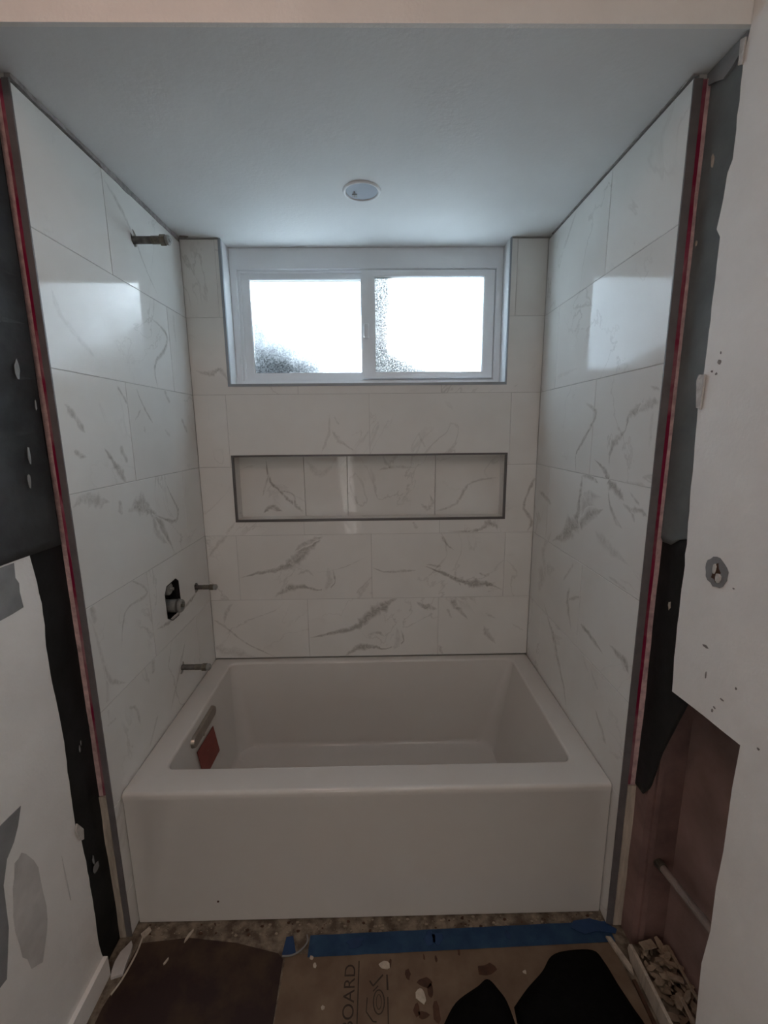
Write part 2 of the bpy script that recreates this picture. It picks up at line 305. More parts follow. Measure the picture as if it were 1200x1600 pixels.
VEINS_RIGHT=[(0.75,"1.498,1.619,20.6 1.427,1.589,13.2 1.442,1.549,10.0 1.501,1.492,10.5 1.542,1.446,7.2 1.533,1.386,10.9"),
(0.65,"1.169,1.616,5.4 1.184,1.589,21.8 1.232,1.569,14.2 1.245,1.528,5.8 1.287,1.503,21.0 1.316,1.458,12.4 1.313,1.420,9.3"),
(0.50,"1.106,1.600,17.8 1.149,1.594,23.8 1.191,1.579,13.8"),
(0.50,"1.148,1.640,5.3 1.108,1.628,10.2"),
(0.80,"1.412,1.439,6.6 1.346,1.411,12.7 1.302,1.376,27.8 1.249,1.351,26.8 1.218,1.331,8.8"),
(0.75,"1.482,1.377,21.1 1.488,1.323,14.2 1.496,1.248,25.2 1.536,1.176,59.5 1.699,1.091,12.4"),
(0.70,"1.482,1.377,17.5 1.414,1.376,13.4 1.370,1.364,6.5"),
(0.45,"1.421,1.337,74.5 1.423,1.294,81.8 1.470,1.241,63.7"),
(0.70,"1.535,1.169,18.6 1.428,1.238,31.0 1.326,1.289,9.6"),
(0.60,"1.312,1.367,9.4 1.291,1.306,9.3 1.249,1.269,12.1 1.212,1.250,5.9"),
(0.45,"1.227,1.385,8.8 1.116,1.381,16.0"),
(0.60,"1.224,1.323,8.8 1.176,1.307,11.3 1.157,1.281,11.2"),
(0.60,"1.183,1.311,14.2 1.139,1.319,13.7 1.104,1.307,8.0"),
(0.50,"1.198,1.363,5.7 1.141,1.331,8.2"),
(0.35,"1.366,1.209,16.6 1.301,1.183,28.6 1.158,1.156,11.4"),
(0.50,"1.868,1.271,17.8 1.728,1.236,20.7"),
(0.35,"1.808,0.832,36.0 1.765,0.940,52.2 1.657,0.984,32.7"),
(0.80,"1.415,0.865,10.7 1.353,0.859,13.7 1.253,0.838,6.4"),
(0.75,"1.226,0.886,9.4 1.151,0.879,17.8 1.114,0.855,11.5"),
(0.40,"1.161,0.883,17.9 1.130,0.851,17.5"),
(0.55,"1.744,0.805,17.4 1.641,0.718,20.8 1.586,0.655,24.4 1.512,0.570,11.8 1.472,0.498,11.6"),
(0.55,"1.518,0.963,11.3 1.524,0.896,15.3 1.477,0.806,11.2"),
(0.50,"1.536,0.903,11.5 1.426,0.962,10.7"),
(0.40,"1.575,0.967,11.7 1.496,1.060,11.0"),
(0.45,"1.273,0.636,10.0 1.193,0.567,19.2"),
(0.30,"1.711,1.128,20.7 1.779,1.029,34.8 1.746,0.912,25.9"),
(0.40,"1.267,1.091,6.3 1.161,1.084,8.7"),
(0.20,"1.755,1.731,19.9 1.565,1.742,10.6"),
(0.25,"1.128,1.581,13.0 1.125,1.485,13.2"),
]
# ---------------------------------------------------------------- helpers
def tag(o, label=None, cat=None, group=None, kind=None):
    if label: o['label'] = label
    if cat: o['category'] = cat
    if group: o['group'] = group
    if kind: o['kind'] = kind
    return o
def obj(name, bm, m, parent=None, smooth=False, recalc=True):
    if recalc: bmesh.ops.recalc_face_normals(bm, faces=bm.faces)
    me = bpy.data.meshes.new(name); bm.to_mesh(me); bm.free()
    for x in (m if isinstance(m, (list, tuple)) else [m]): me.materials.append(x)
    if smooth:
        for p in me.polygons: p.use_smooth = True
    o = bpy.data.objects.new(name, me); COL.objects.link(o)
    if parent:
        o.parent = parent; o.matrix_parent_inverse = Matrix.Translation(-Vector(parent.location))
    return o
def thing(name, loc, label, cat, group=None):
    o = bpy.data.objects.new(name, None); COL.objects.link(o); o.location = loc; o.empty_display_size = .05
    return tag(o, label, cat, group)
def box(bm, x0, x1, y0, y1, z0, z1, mi=0, bev=0):
    vs = [bm.verts.new((x, y, z)) for z in (z0, z1) for y in (y0, y1) for x in (x0, x1)]
    fs = [bm.faces.new([vs[i] for i in f]) for f in ((0, 2, 3, 1), (4, 5, 7, 6), (0, 1, 5, 4), (2, 6, 7, 3), (0, 4, 6, 2), (1, 3, 7, 5))]
    for f in fs: f.material_index = mi
    if bev:
        es = list({e for f in fs for e in f.edges})
        bmesh.ops.bevel(bm, geom=es, offset=bev, segments=2, profile=.5, affect='EDGES')
    return bm
def B(*a, **k): return box(bmesh.new(), *a, **k)
def P(pl, a, b, n=0.0):
    if pl == 'back': return Vector((a, YB-n, b))
    if pl == 'left': return Vector((XL+n, a, b))
    if pl == 'right': return Vector((XR-n, a, b))
    if pl == 'niche': return Vector((a, YB+.08-n, b))
    if pl == 'wl': return Vector((-.80+n, a, b))
    if pl == 'wr': return Vector((.728-n, a, b))
    if pl == 'ml': return Vector((-.815+n, a, b))
    if pl == 'mr': return Vector((.745-n, a, b))
    if pl == 'floor': return Vector((a, b, n))
    if pl == 'ceil': return Vector((a, b, ZC-n))
def prism(bm, pl, pts, n0, n1, mi=0):
    """outline pts in the plane, extruded from n0 to n1"""
    a = [bm.verts.new(P(pl, x, y, n0)) for x, y in pts]; b = [bm.verts.new(P(pl, x, y, n1)) for x, y in pts]
    fs = [bm.faces.new(a), bm.faces.new(b[::-1])]
    k = len(pts)
    for i in range(k): fs.append(bm.faces.new((a[i], a[(i+1) % k], b[(i+1) % k], b[i])))
    for f in fs: f.material_index = mi
    return bm
def PR(*a, **k): return prism(bmesh.new(), *a, **k)
def cyl(bm, p0, p1, r0, r1=None, seg=20, mi=0, cap=True):
    r1 = r0 if r1 is None else r1; p0 = Vector(p0); p1 = Vector(p1); d = (p1-p0).normalized()
    u = d.orthogonal().normalized(); w = d.cross(u)
    A = [bm.verts.new(p0+r0*(math.cos(2*PI*i/seg)*u+math.sin(2*PI*i/seg)*w)) for i in range(seg)]
    Bv = [bm.verts.new(p1+r1*(math.cos(2*PI*i/seg)*u+math.sin(2*PI*i/seg)*w)) for i in range(seg)]
    for i in range(seg):
        f = bm.faces.new((A[i], A[(i+1) % seg], Bv[(i+1) % seg], Bv[i])); f.material_index = mi
    if cap:
        for q in (A[::-1], Bv): bm.faces.new(q).material_index = mi
    return bm
def lathe(bm, o, d, prof, seg=28):
    """prof: list of (distance along d, radius)"""
    o = Vector(o); d = Vector(d).normalized(); u = d.orthogonal().normalized(); w = d.cross(u); prev = None
    for t, r in prof:
        ring = [bm.verts.new(o+d*t+max(r, 1e-4)*(math.cos(2*PI*i/seg)*u+math.sin(2*PI*i/seg)*w)) for i in range(seg)]
        if prev:
            for i in range(seg): bm.faces.new((prev[i], prev[(i+1) % seg], ring[(i+1) % seg], ring[i]))
        else: bm.faces.new(ring[::-1])
        prev = ring
    bm.faces.new(prev); return bm
def cells(bm, pl, a0, a1, b0, b1, holes, n0, n1, mi=0):
    """plate with rectangular holes, one welded manifold shell"""
    A = sorted({a0, a1, *[x for h in holes for x in h[:2] if a0 < x < a1]}); Bb = sorted({b0, b1, *[x for h in holes for x in h[2:] if b0 < x < b1]})
    keep = {}
    for i in range(len(A)-1):
        for j in range(len(Bb)-1):
            ca, cb = (A[i]+A[i+1])/2, (Bb[j]+Bb[j+1])/2
            keep[i, j] = not any(h[0] < ca < h[1] and h[2] < cb < h[3] for h in holes)
    V = {}
    def v(i, j, k):
        if (i, j, k) not in V: V[i, j, k] = bm.verts.new(P(pl, A[i], Bb[j], (n0, n1)[k]))
        return V[i, j, k]
    for (i, j), ok in keep.items():
        if not ok: continue
        bm.faces.new((v(i, j, 0), v(i+1, j, 0), v(i+1, j+1, 0), v(i, j+1, 0)))
        bm.faces.new((v(i, j, 1), v(i, j+1, 1), v(i+1, j+1, 1), v(i+1, j, 1)))
        for di, dj, e in ((-1, 0, ((i, j), (i, j+1))), (1, 0, ((i+1, j), (i+1, j+1))), (0, -1, ((i, j), (i+1, j))), (0, 1, ((i, j+1), (i+1, j+1)))):
            if not keep.get((i+di, j+dj), False):
                (p, q), (r, s) = e; bm.faces.new((v(p, q, 0), v(r, s, 0), v(r, s, 1), v(p, q, 1)))
    for f in bm.faces: f.material_index = mi
    return bm
def boolcut(o, cutters):
    for c in cutters:
        md = o.modifiers.new('cut', 'BOOLEAN'); md.object = c; md.operation = 'DIFFERENCE'; md.solver = 'EXACT'
    dg = bpy.context.evaluated_depsgraph_get(); dg.update()
    me = bpy.data.meshes.new_from_object(o.evaluated_get(dg)); o.modifiers.clear(); old = o.data; o.data = me; bpy.data.meshes.remove(old)
def catmull(p, k=5):
    out = []
    for i in range(len(p)-1):
        q0 = p[max(i-1, 0)]; q1 = p[i]; q2 = p[i+1]; q3 = p[min(i+2, len(p)-1)]
        for j in range(k):
            t = j/k
            out.append(tuple(.5*((2*b)+(-a+c)*t+(2*a-5*b+4*c-d)*t*t+(-a+3*b-3*c+d)*t**3) for a, b, c, d in zip(q0, q1, q2, q3)))
    out.append(p[-1]); return out

# ---------------------------------------------------------------- marble tiles with veins
JT = 0.0008
vein_n = [0]
def add_veins(bm, lay, pl, veins, r):
    a0, a1, b0, b1 = r
    for st, s in veins:
        pts = catmull([tuple(float(x) for x in q.split(',')) for q in s.split()], 6)
        rnd = random.Random(hash(s) & 0xffff if False else sum(map(ord, s)))
        vein_n[0] += 1; n = 0.0003+0.00002*(vein_n[0] % 8); rows = []
        k = len(pts)
        for i, (a, b, w) in enumerate(pts):
            e = min(i, k-1-i)/max(1, (k-1)/2); taper = min(1, .25+e*1.6)
            p = pts[max(0, i-1)]; q = pts[min(k-1, i+1)]; dx, dy = q[0]-p[0], q[1]-p[1]; l = math.hypot(dx, dy) or 1
            nx, ny = -dy/l, dx/l; h = w/1000*.85*rnd.uniform(.7, 1.25)*taper; off = rnd.uniform(-.25, .25)*h
            rows.append([(a+nx*(off+h*s_), b+ny*(off+h*s_), st*v_*min(1, .3+e*2.5)) for s_, v_ in ((-1, 0), (-.25, 1), (.3, .85), (1, 0))])
        for i in range(k-1):
            ca = (rows[i][1][0]+rows[i+1][1][0])/2; cb = (rows[i][1][1]+rows[i+1][1][1])/2
            if not (a0 < ca < a1 and b0 < cb < b1): continue
            g = []
            for row in (rows[i], rows[i+1]):
                g.append([])
                for a, b, v in row:
                    vt = bm.verts.new(P(pl, min(max(a, a0), a1), min(max(b, b0), b1), n)); vt[lay] = v; g[-1].append(vt)
            for j in range(3):
                try: bm.faces.new((g[0][j], g[0][j+1], g[1][j+1], g[1][j]))
                except ValueError: pass
def tile(pl, parent, r, veins=(), holes=(), thick=.012, cut=None, name='tile'):
    a0, a1, b0, b1 = r[0]+JT, r[1]-JT, r[2]+JT, r[3]-JT
    if a1-a0 < .004 or b1-b0 < .004: return None
    hs = [h for h in holes if h[0] < a1 and h[1] > a0 and h[2] < b1 and h[3] > b0]
    if any(h[0] <= a0 and h[1] >= a1 and h[2] <= b0 and h[3] >= b1 for h in hs): return None
    bm = bmesh.new(); w = random.uniform(-.0002, .0002)
    if hs or cut: cells(bm, pl, a0, a1, b0, b1, hs, w, -thick)
    else:
        c = .0009; rings = []
        for ins, n in ((c, w), (0, w-c), (0, -thick)):
            rings.append([bm.verts.new(P(pl, x, y, n)) for x, y in ((a0+ins, b0+ins), (a1-ins, b0+ins), (a1-ins, b1-ins), (a0+ins, b1-ins))])
        bm.faces.new(rings[0])
        for R0, R1 in zip(rings, rings[1:]):
            for i in range(4): bm.faces.new((R0[i], R0[(i+1) % 4], R1[(i+1) % 4], R1[i]))
        bm.faces.new(rings[2][::-1])
    o = obj(name, bm, M['marble'], parent)
    if cut: boolcut(o, cut)
    bm = bmesh.new(); bm.from_mesh(o.data)
    lay = bm.verts.layers.float.get('vein') or bm.verts.layers.float.new('vein')
    vv = [f for f in bm.faces]
    if veins:
        nf = len(bm.faces); add_veins(bm, lay, pl, veins, (a0, a1, b0, b1)); bm.faces.ensure_lookup_table()
        want = {'back': Vector((0, -1, 0)), 'niche': Vector((0, -1, 0)), 'left': Vector((1, 0, 0)), 'right': Vector((-1, 0, 0))}[pl]
        for f in bm.faces[nf:]:
            f.normal_update()
            if f.normal.dot(want) < 0: f.normal_flip()
    bm.to_mesh(o.data); bm.free(); return o

VB = VEINS_BACK
# ---------------------------------------------------------------- shell
S = lambda o: tag(o, kind='structure')
floor = S(obj('floor', B(-1.1, 1.1, -1.4, 2.1, -.12, 0), M['subfloor']))
cb = B(-1.1, 1.1, .995, 2.10, ZC, 2.75)
ceiling = S(obj('ceiling', cb, M['ceiling']))
hd = S(obj('trim_1', B(-1.0, 1.0, .985, .9951, ZC, 2.62), M['paint']))          # painted face of the header above the alcove
S(obj('ceiling', B(-1.1, 1.1, -1.4, .985, 2.62, 2.75), M['paint']))
S(obj('wall_front', B(-1.1, 1.1, -1.5, -1.4, -.1, 2.75), M['paint']))
wl = S(obj('wall_left', B(-1.1, -.93, -1.4, 2.1, -.1, 2.75), M['cavity']))
wr = S(obj('wall_right', B(.93, 1.1, -1.4, 2.1, -.1, 2.75), M['cavity']))
WIN = (-.62, .55, 1.731, ZC+.01); NI = (-.636, .571, 1.138, 1.435)
bm = cells(bmesh.new(), 'back', -1.1, 1.1, -.1, ZC, [WIN[:3]+(ZC,), NI], -.0121, -.115)
wb = S(obj('wall_back', bm, M['grout']))
bm = cells(bmesh.new(), 'back', -1.1, 1.1, -.1, 2.75, [(-.66, .59, 1.69, 2.33)], -.1151, -.19)
obj('outer_sheathing', bm, M['grout'], wb)

obj('grout_bed', cells(bmesh.new(), 'back', XL, XR, HR+.002, ZC-.004, [WIN[:3]+(ZC,), NI], -.0013, -.004), M['grout'], wb)
# backer boards behind the side tiles
cutters = []
def cutter(pts):
    o = obj('cutter', PR('left', pts, .02, -.05), M['dark']); cutters.append(o); return o
valve_pts = [(1.606, .987), (1.629, .971), (1.632, .894), (1.607, .837), (1.554, .838), (1.517, .862), (1.514, .955), (1.533, .982)]
cv = cutter(valve_pts)
h1 = cutter([(1.540, 2.172), (1.562, 2.180), (1.578, 2.168), (1.583, 2.138), (1.560, 2.128), (1.545, 2.140)])
h2 = cutter([(1.763, .900), (1.775, .907), (1.793, .902), (1.806, .885), (1.806, .872), (1.775, .862), (1.765, .868)])
h3 = cutter([(1.563, .635), (1.575, .650), (1.592, .655), (1.606, .640), (1.604, .612), (1.582, .602), (1.566, .612)])
def backer(side):
    s = -1 if side == 'left' else 1
    par = wl if side == 'left' else wr
    bm = bmesh.new(); cells(bm, side, YF, YB+.01, 0.005, ZC-.002, [], -.0124, -.034 if s < 0 else -.0425)
    o = obj('backer_board', bm, M['grout'], par)
    if s < 0: boolcut(o, cutters)
    g_ = obj('grout_bed', cells(bmesh.new(), side, YF+.002, YB-.001, 0.006, ZC-.02, [], -.0013, -.004), M['grout'], par)
    if s < 0: boolcut(g_, cutters)
    # stacked edges seen from the front: metal trim, magenta sealer line, board edge
    E = (XL, -1) if s < 0 else (XR, 1)
    w = .034 if s < 0 else .043
    def strip(name, n0, n1, y0, y1, z0, z1, m, wob=0.0):
        bm = bmesh.new(); seg = 40 if wob else 1; prev = None
        for i in range(seg+1):
            z = z0+(z1-z0)*i/seg; d = wob*noise.noise(Vector((z*9, n0*90, s*5))) if wob else 0; d2 = wob*noise.noise(Vector((z*13, n1*70, 3+s))) if wob else 0
            ring = [bm.verts.new((E[0]+E[1]*(n0), y0+d2*.6, z)), bm.verts.new((E[0]+E[1]*(n1+d), y0+d, z)), bm.verts.new((E[0]+E[1]*(n1+d), y1, z)), bm.verts.new((E[0]+E[1]*n0, y1, z))]
            if prev:
                for k in range(4): bm.faces.new((prev[k], prev[(k+1) % 4], ring[(k+1) % 4], ring[k]))
            else: bm.faces.new(ring)
            prev = ring
        bm.faces.new(prev[::-1])
        return obj(name, bm, m, par)
    strip('edge_trim', -.0006, w*.45, YF-.004, YF, 0.003, ZC-.012, M['edgemetal'])
    lowz = .51
    strip('sealer_line', w*.44, w*.66, YF-.0045, YF+.006, lowz, ZC-.014, M['magenta'], .004)
    strip('board_edge', w*.64, w, YF-.005, YF+.006, lowz, ZC-.014, M['pinkboard'], .003)
    strip('wood_batten', w*.46, w*(1.15 if s < 0 else 1.55), YF-.006, YF+.01, .004, lowz-.004, M['wood'], .0045)
backer('left'); backer('right')

# tile rows
rows = [(max(.004, G0+(k)*T), min(ZC-.006, G0+(k+1)*T)) for k in range(-2, 6)]
for k, (z0, z1) in zip(range(-2, 6), rows):
    # back wall
    if z1 > HR:
        zz0 = max(z0, HR+.001)
        js = [-.333, .276] if k % 2 == 0 else [-.641, -.032, .577]
        xs = [XL]+[j for j in js if XL < j < XR]+[XR]
        for a, b in zip(xs, xs[1:]): tile('back', wb, (a, b, zz0, z1), VEINS_BACK, [WIN, NI])
    jl = {4: [1.75], 3: [1.415], 5: [1.415], 2: [1.75], 1: [1.415], 0: [1.75]}.get(k, [1.415])
    for side, par, vn in (('left', wl, VEINS_LEFT), ('right', wr, VEINS_RIGHT)):
        ys = [YF]+[j+(0 if side == 'left' else .02) for j in jl]+[YB-.001]
        for a, b in zip(ys, ys[1:]):
            top = z1 - (.010 if (side == 'left' and k == 5) else .003 if k == 5 else 0)
            cut = [c for c, y, z in ((cv, 1.57, .91), (h1, 1.56, 2.15), (h2, 1.785, .885), (h3, 1.585, .63)) if side == 'left' and a-.08 < y < b+.08 and z0-.1 < z < top+.1]
            tile(side, par, (a, b, z0, top), vn, (), cut=cut)
for c in cutters: bpy.data.objects.remove(c)

# niche lining and its metal border
nd = .08
for a, b in zip((-.636, -.336, -.139, .265), (-.336, -.139, .265, .571)):
    tile('niche', wb, (a, b, 1.138, 1.435), VEINS_NICHE, (), thick=.01, name='niche_tile')
def lin(name, *a, m='marble'): return obj(name, B(*a), M[m], wb)
lin('niche_side', NI[0]-.0005, NI[0]+.008, YB+.001, YB+nd, NI[2], NI[3]); lin('niche_side', NI[1]-.008, NI[1]+.0005, YB+.001, YB+nd, NI[2], NI[3])
lin('niche_shelf', NI[0], NI[1], YB+.001, YB+nd, NI[2], NI[2]+.009); lin('niche_top', NI[0], NI[1], YB+.001, YB+nd, NI[3]-.009, NI[3])
t_ = .0105
lin('niche_trim', NI[0], NI[1], YB-.0016, YB+.01, NI[3]-t_*.8, NI[3], m='trimmetal'); lin('niche_trim', NI[0], NI[1], YB-.0016, YB+.01, NI[2], NI[2]+t_, m='trimmetal')
lin('niche_trim', NI[0], NI[0]+t_*.9, YB-.0018, YB+.01, NI[2], NI[3], m='trimmetal'); lin('niche_trim', NI[1]-t_*.9, NI[1], YB-.0018, YB+.01, NI[2], NI[3], m='trimmetal')
# window reveal
lin('reveal_side', WIN[0]-.004, WIN[0]+.002, YB+.008, YB+.10, WIN[2], ZC, m='paint_white'); lin('reveal_side', WIN[1]-.002, WIN[1]+.004, YB+.008, YB+.10, WIN[2], ZC, m='paint_white')
lin('reveal_sill', WIN[0], WIN[1], YB+.008, YB+.10, WIN[2]-.004, WIN[2]+.003, m='paint_white')
lin('reveal_trim', WIN[0]-.007, WIN[0]+.004, YB-.0016, YB+.012, WIN[2]-.008, ZC-.002, m='trimlight')
lin('reveal_trim', WIN[0]-.007, WIN[1]+.004, YB-.0017, YB+.012, WIN[2]-.008, WIN[2]+.003, m='trimlight')
lin('reveal_trim', WIN[1]-.002, WIN[1]+.004, YB-.0015, YB+.012, WIN[2], ZC-.002, m='trimlight')

# ---------------------------------------------------------------- window
WX0, WX1, WZ0, WZ1 = WIN[0]+.002, WIN[1]-.002, WIN[2]+.003, ZC
def ringbox(x0, x1, z0, z1, l, r, b, t, y0, y1, bev=.003):
    bm = cells(bmesh.new(), 'back', x0, x1, z0, z1, [(x0+l, x1-r, z0+b, z1-t)], YB-y0, YB-y1)
    bmesh.ops.recalc_face_normals(bm, faces=bm.faces)
    es = [e for e in bm.edges if abs(e.verts[0].co.y-y0) < 1e-5 and abs(e.verts[1].co.y-y0) < 1e-5 and len(e.link_faces) == 2 and abs(e.link_faces[0].normal.dot(e.link_faces[1].normal)) < .5]
    bmesh.ops.bevel(bm, geom=es, offset=bev, segments=2, affect='EDGES'); return bm
win = S(obj('window_1', ringbox(WX0, WX1, WZ0, WZ1, .030, .030, .022, .085, 2.016, 2.09), M['vinyl']))
obj('frame_stop', ringbox(WX0+.030, WX1-.030, WZ0+.022, WZ1-.085, .012, .012, .010, .010, 2.026, 2.085, .002), M['vinyl'], win)
xi0, xi1, zi0, zi1 = WX0+.036, WX1-.036, WZ0+.027, WZ1-.090
ls = obj('sash', ringbox(xi0, -.018, zi0, zi1, -.540-xi0, .046, 1.792-zi0, zi1-2.176, 2.034, 2.066), M['vinyl'], win)
rs = obj('sash', ringbox(-.060, xi1, zi0, zi1, .058, xi1-.466, 1.789-zi0, zi1-2.178, 2.008, 2.033), M['vinyl'], win)
obj('pane', B(-.541, -.063, 2.050, 2.0515, 1.791, 2.177), M['glass'], ls)
obj('pane', B(-.003, .467, 2.022, 2.0235, 1.788, 2.179), M['glass'], rs)
obj('latch', B(-.052, -.030, 1.996, 2.008, 1.93, 1.99, bev=.003), M['vinyl'], rs)

# ---------------------------------------------------------------- drywall of the room, membrane, cavity
def edge_poly(edge, yfar, top=True):
    return [(y, z) for z, y in edge]+[(yfar, edge[-1][0]), (yfar, edge[0][0])]
def jag(pts, step=.025, amp=.0035, seed=0):
    out = []
    for (z0, y0), (z1, y1) in zip(pts, pts[1:]):
        n = max(1, int(abs(z1-z0)/step))
        for i in range(n): t = i/n; z = z0+(z1-z0)*t; out.append((z, y0+(y1-y0)*t+amp*noise.noise(Vector((z*31, seed, 1)))))
    out.append(pts[-1]); return out
left_edge = [(2.62, .983), (2.30, .983), (1.8, .985), (1.259, .978), (1.194, .986), (1.112, .990), (1.034, .982), (.950, .982), (.842, .988), (.769, .989), (.605, .983), (.529, .982), (.50, .992), (.458, .994), (.369, .998), (.241, .999), (.113, .995), (.045, 1.008), (.001, 1.008)]
lw = obj('drywall', PR('wl', edge_poly(jag(left_edge, seed=1), -1.4), 0, -.0145), M['paint'], wl)
right_edge = [(2.62, .984), (2.298, .984), (2.25, .994), (2.07, .990), (2.05, 1.000), (2.005, 1.004), (1.95, 1.012), (1.93, 1.000), (1.765, .999), (1.685, .998), (1.575, 1.004), (1.468, .999), (1.37, .995), (1.265, .988), (1.187, .986), (1.089, .987), (.95, .982), (.889, .977)]
pts = [(y, z) for z, y in jag(right_edge, seed=4)]+[(.925, .893), (.87, .897), (.82, .899), (.771, .902), (.774, .80), (.771, .646), (.775, .55), (.772, .434), (.781, .33), (.778, .268), (.772, .159), (.777, .08), (.770, .001), (-1.4, .001), (-1.4, 2.62)]
rw = obj('drywall', PR('wr', pts, 0, -.0145), M['paint'], wr)
# loose torn flaps on the drywall edges
obj('torn_paper', PR('wr', [(1.006, 1.652), (1.012, 1.64), (1.003, 1.58), (.990, 1.575), (.988, 1.65)], .006, .002), M['gypsum'], wr)
obj('torn_paper', PR('wr', [(1.004, 2.285), (1.002, 2.24), (.992, 2.235), (.990, 2.28)], .004, .001), M['gypsum'], wr)
obj('torn_paper', PR('wl', [(.982, .535), (1.000, .50), (.996, .472), (.985, .48), (.975, .52)], .006, .002), M['gypsum'], wl)
def sheet(name, pl, pts, amp, nz, seed, m, parent, th=.002, res=.02):
    """a slightly rippled sheet cut to an outline given as left and right edges per z: [(z, a0, a1)]"""
    bm = bmesh.new(); rowsv = []
    pts = sorted(pts); z = pts[0][0]; zs = []
    while z < pts[-1][0]-1e-6: zs.append(z); z += res
    zs.append(pts[-1][0]); nc = 10
    for z in zs:
        for (z0, a0, b0), (z1, a1, b1) in zip(pts, pts[1:]):
            if z0 <= z <= z1: t = (z-z0)/(z1-z0); A = a0+(a1-a0)*t; Bq = b0+(b1-b0)*t; break
        A += .002*noise.noise(Vector((z*25, seed, 0))); Bq += .002*noise.noise(Vector((z*25, seed, 9)))
        row = []
        for i in range(nc+1):
            a = A+(Bq-A)*i/nc
            d = amp*(noise.noise(Vector((a*nz, z*nz*.35, seed)))+.5*noise.noise(Vector((a*nz*2.5, z*nz, seed+4))))
            row.append(bm.verts.new(P(pl, a, z, max(.0006, .0025+d))))
        rowsv.append(row)
    for r0, r1 in zip(rowsv, rowsv[1:]):
        for i in range(nc): bm.faces.new((r0[i], r0[i+1], r1[i+1], r1[i]))
    geo = bmesh.ops.solidify(bm, geom=bm.faces[:], thickness=-th)
    return obj(name, bm, m, parent, smooth=True)
# black membrane strips that line both sides between drywall and tile
mL = sheet('black_membrane', 'ml', [(.004, .93, 1.112), (2.27, .93, 1.112)], .002, 14, 2.0, M['membrane'], None)
tag(mL, 'black waterproof membrane strip on the left wall between drywall and tile edge', 'membrane')
flap = sheet('felt_paper', 'wl', [(1.262, -.3, 1.075), (2.24, -.3, 1.075)], .004, 7, 6.0, M['felt'], None, th=.0015)
tag(flap, 'wide dark paper sheet hanging over the upper left wall', 'paper sheet')
mR = sheet('black_membrane', 'mr', [(.515, 1.058, 1.112), (.56, 1.030, 1.112), (.70, 1.0, 1.112), (.9, .93, 1.112), (2.29, .93, 1.112)], .002, 14, 3.0, M['membrane'], None)
tag(mR, 'lower black waterproof membrane strip on the right wall beside the magenta line', 'membrane')
mR2 = sheet('grey_membrane', 'mr', [(1.245, 1.055, 1.088), (1.262, 1.035, 1.104), (1.29, .95, 1.106), (2.286, .95, 1.106)], .0012, 10, 8.0, M['membranegrey'], None, th=.001)
for v in mR2.data.vertices: v.co.x -= .005
tag(mR2, 'dark grey upper membrane piece lapped over the black strip on the right wall', 'membrane')
def blot(pl, a, z, w, h, n=.0005, seed=0, k=9, rot=0, j=.25):
    r = random.Random(seed*7+3); out = []
    for i in range(k):
        t = 2*PI*i/k; q = r.uniform(.9-j, .9+j); x, y = w*math.cos(t)*q, h*math.sin(t)*q
        out.append((a+x*math.cos(rot)-y*math.sin(rot), z+x*math.sin(rot)+y*math.cos(rot)))
    return out
for (a, z, w, h) in ((1.062, 2.105, .006, .016), (1.086, 1.950, .004, .006)):
    obj('white_smudge', PR('mr', blot('mr', a, z, w, h, seed=int(z*100)), .0075, .0085), M['flake'], mR2)
obj('white_smudge', PR('mr', blot('mr', 1.037, 1.090, .005, .012, seed=3), .0055, .0065), M['flake'], mR)
for (a, z, w, h) in ((1.017, 1.675, .007, .022), (1.012, 1.49, .004, .022), (1.001, 1.430, .005, .016), (1.055, 1.60, .003, .012)):
    obj('white_smudge', PR('wl', blot('wl', a, z, w, h, seed=int(z*100)), .0075, .0085), M['greypaper'], flap)
for (a, z, w, h) in ((1.048, .702, .003, .010), (1.055, .715, .002, .008), (1.04, .33, .014, .012), (1.035, .36, .004, .016)):
    obj('grey_smudge', PR('ml', blot('ml', a, z, w, h, seed=int(z*100)), .0055, .0065), M['greypaper'], mL)
# drywall remnant at the top right corner
obj('drywall_remnant', PR('mr', [(1.106, ZC-.002), (1.106, 2.272), (1.075, 2.262), (1.05, 2.25), (1.03, 2.256), (1.012, 2.266), (.996, 2.262), (.996, ZC-.002)], .0065, .014), M['greypaper'], wr)
# caulk and torn paper along the tile tops
bm = bmesh.new(); prev = None
for i in range(61):
    y = YF+(YB-YF-.02)*i/60; h = .006+.005*(noise.noise(Vector((y*14, 0, 0)))+.5) + (.006 if y > 1.42 else 0); d = .003+.003*noise.noise(Vector((y*20, 3, 0)))
    ring = [bm.verts.new((XL+.0005-.011, y, ZC-.001)), bm.verts.new((XL+d, y, ZC-.001)), bm.verts.new((XL+d*.7, y, ZC-.002-h)), bm.verts.new((XL-.011, y, ZC-.002-h))]
    if prev:
        for k in range(4): bm.faces.new((prev[k], prev[(k+1) % 4], ring[(k+1) % 4], ring[k]))
    else: bm.faces.new(ring)
    prev = ring
bm.faces.new(prev); obj('caulk_line', bm, M['caulk'], wl)
obj('caulk_line', B(XR-.0015, XR+.011, YF, YB-.03, ZC-.0045, ZC-.0005), M['caulk'], wr)
obj('ceiling_chip', PR('ceil', blot('ceil', -.755, 1.905, .020, .010, seed=5), -.001, .002), M['caulk'], ceiling)

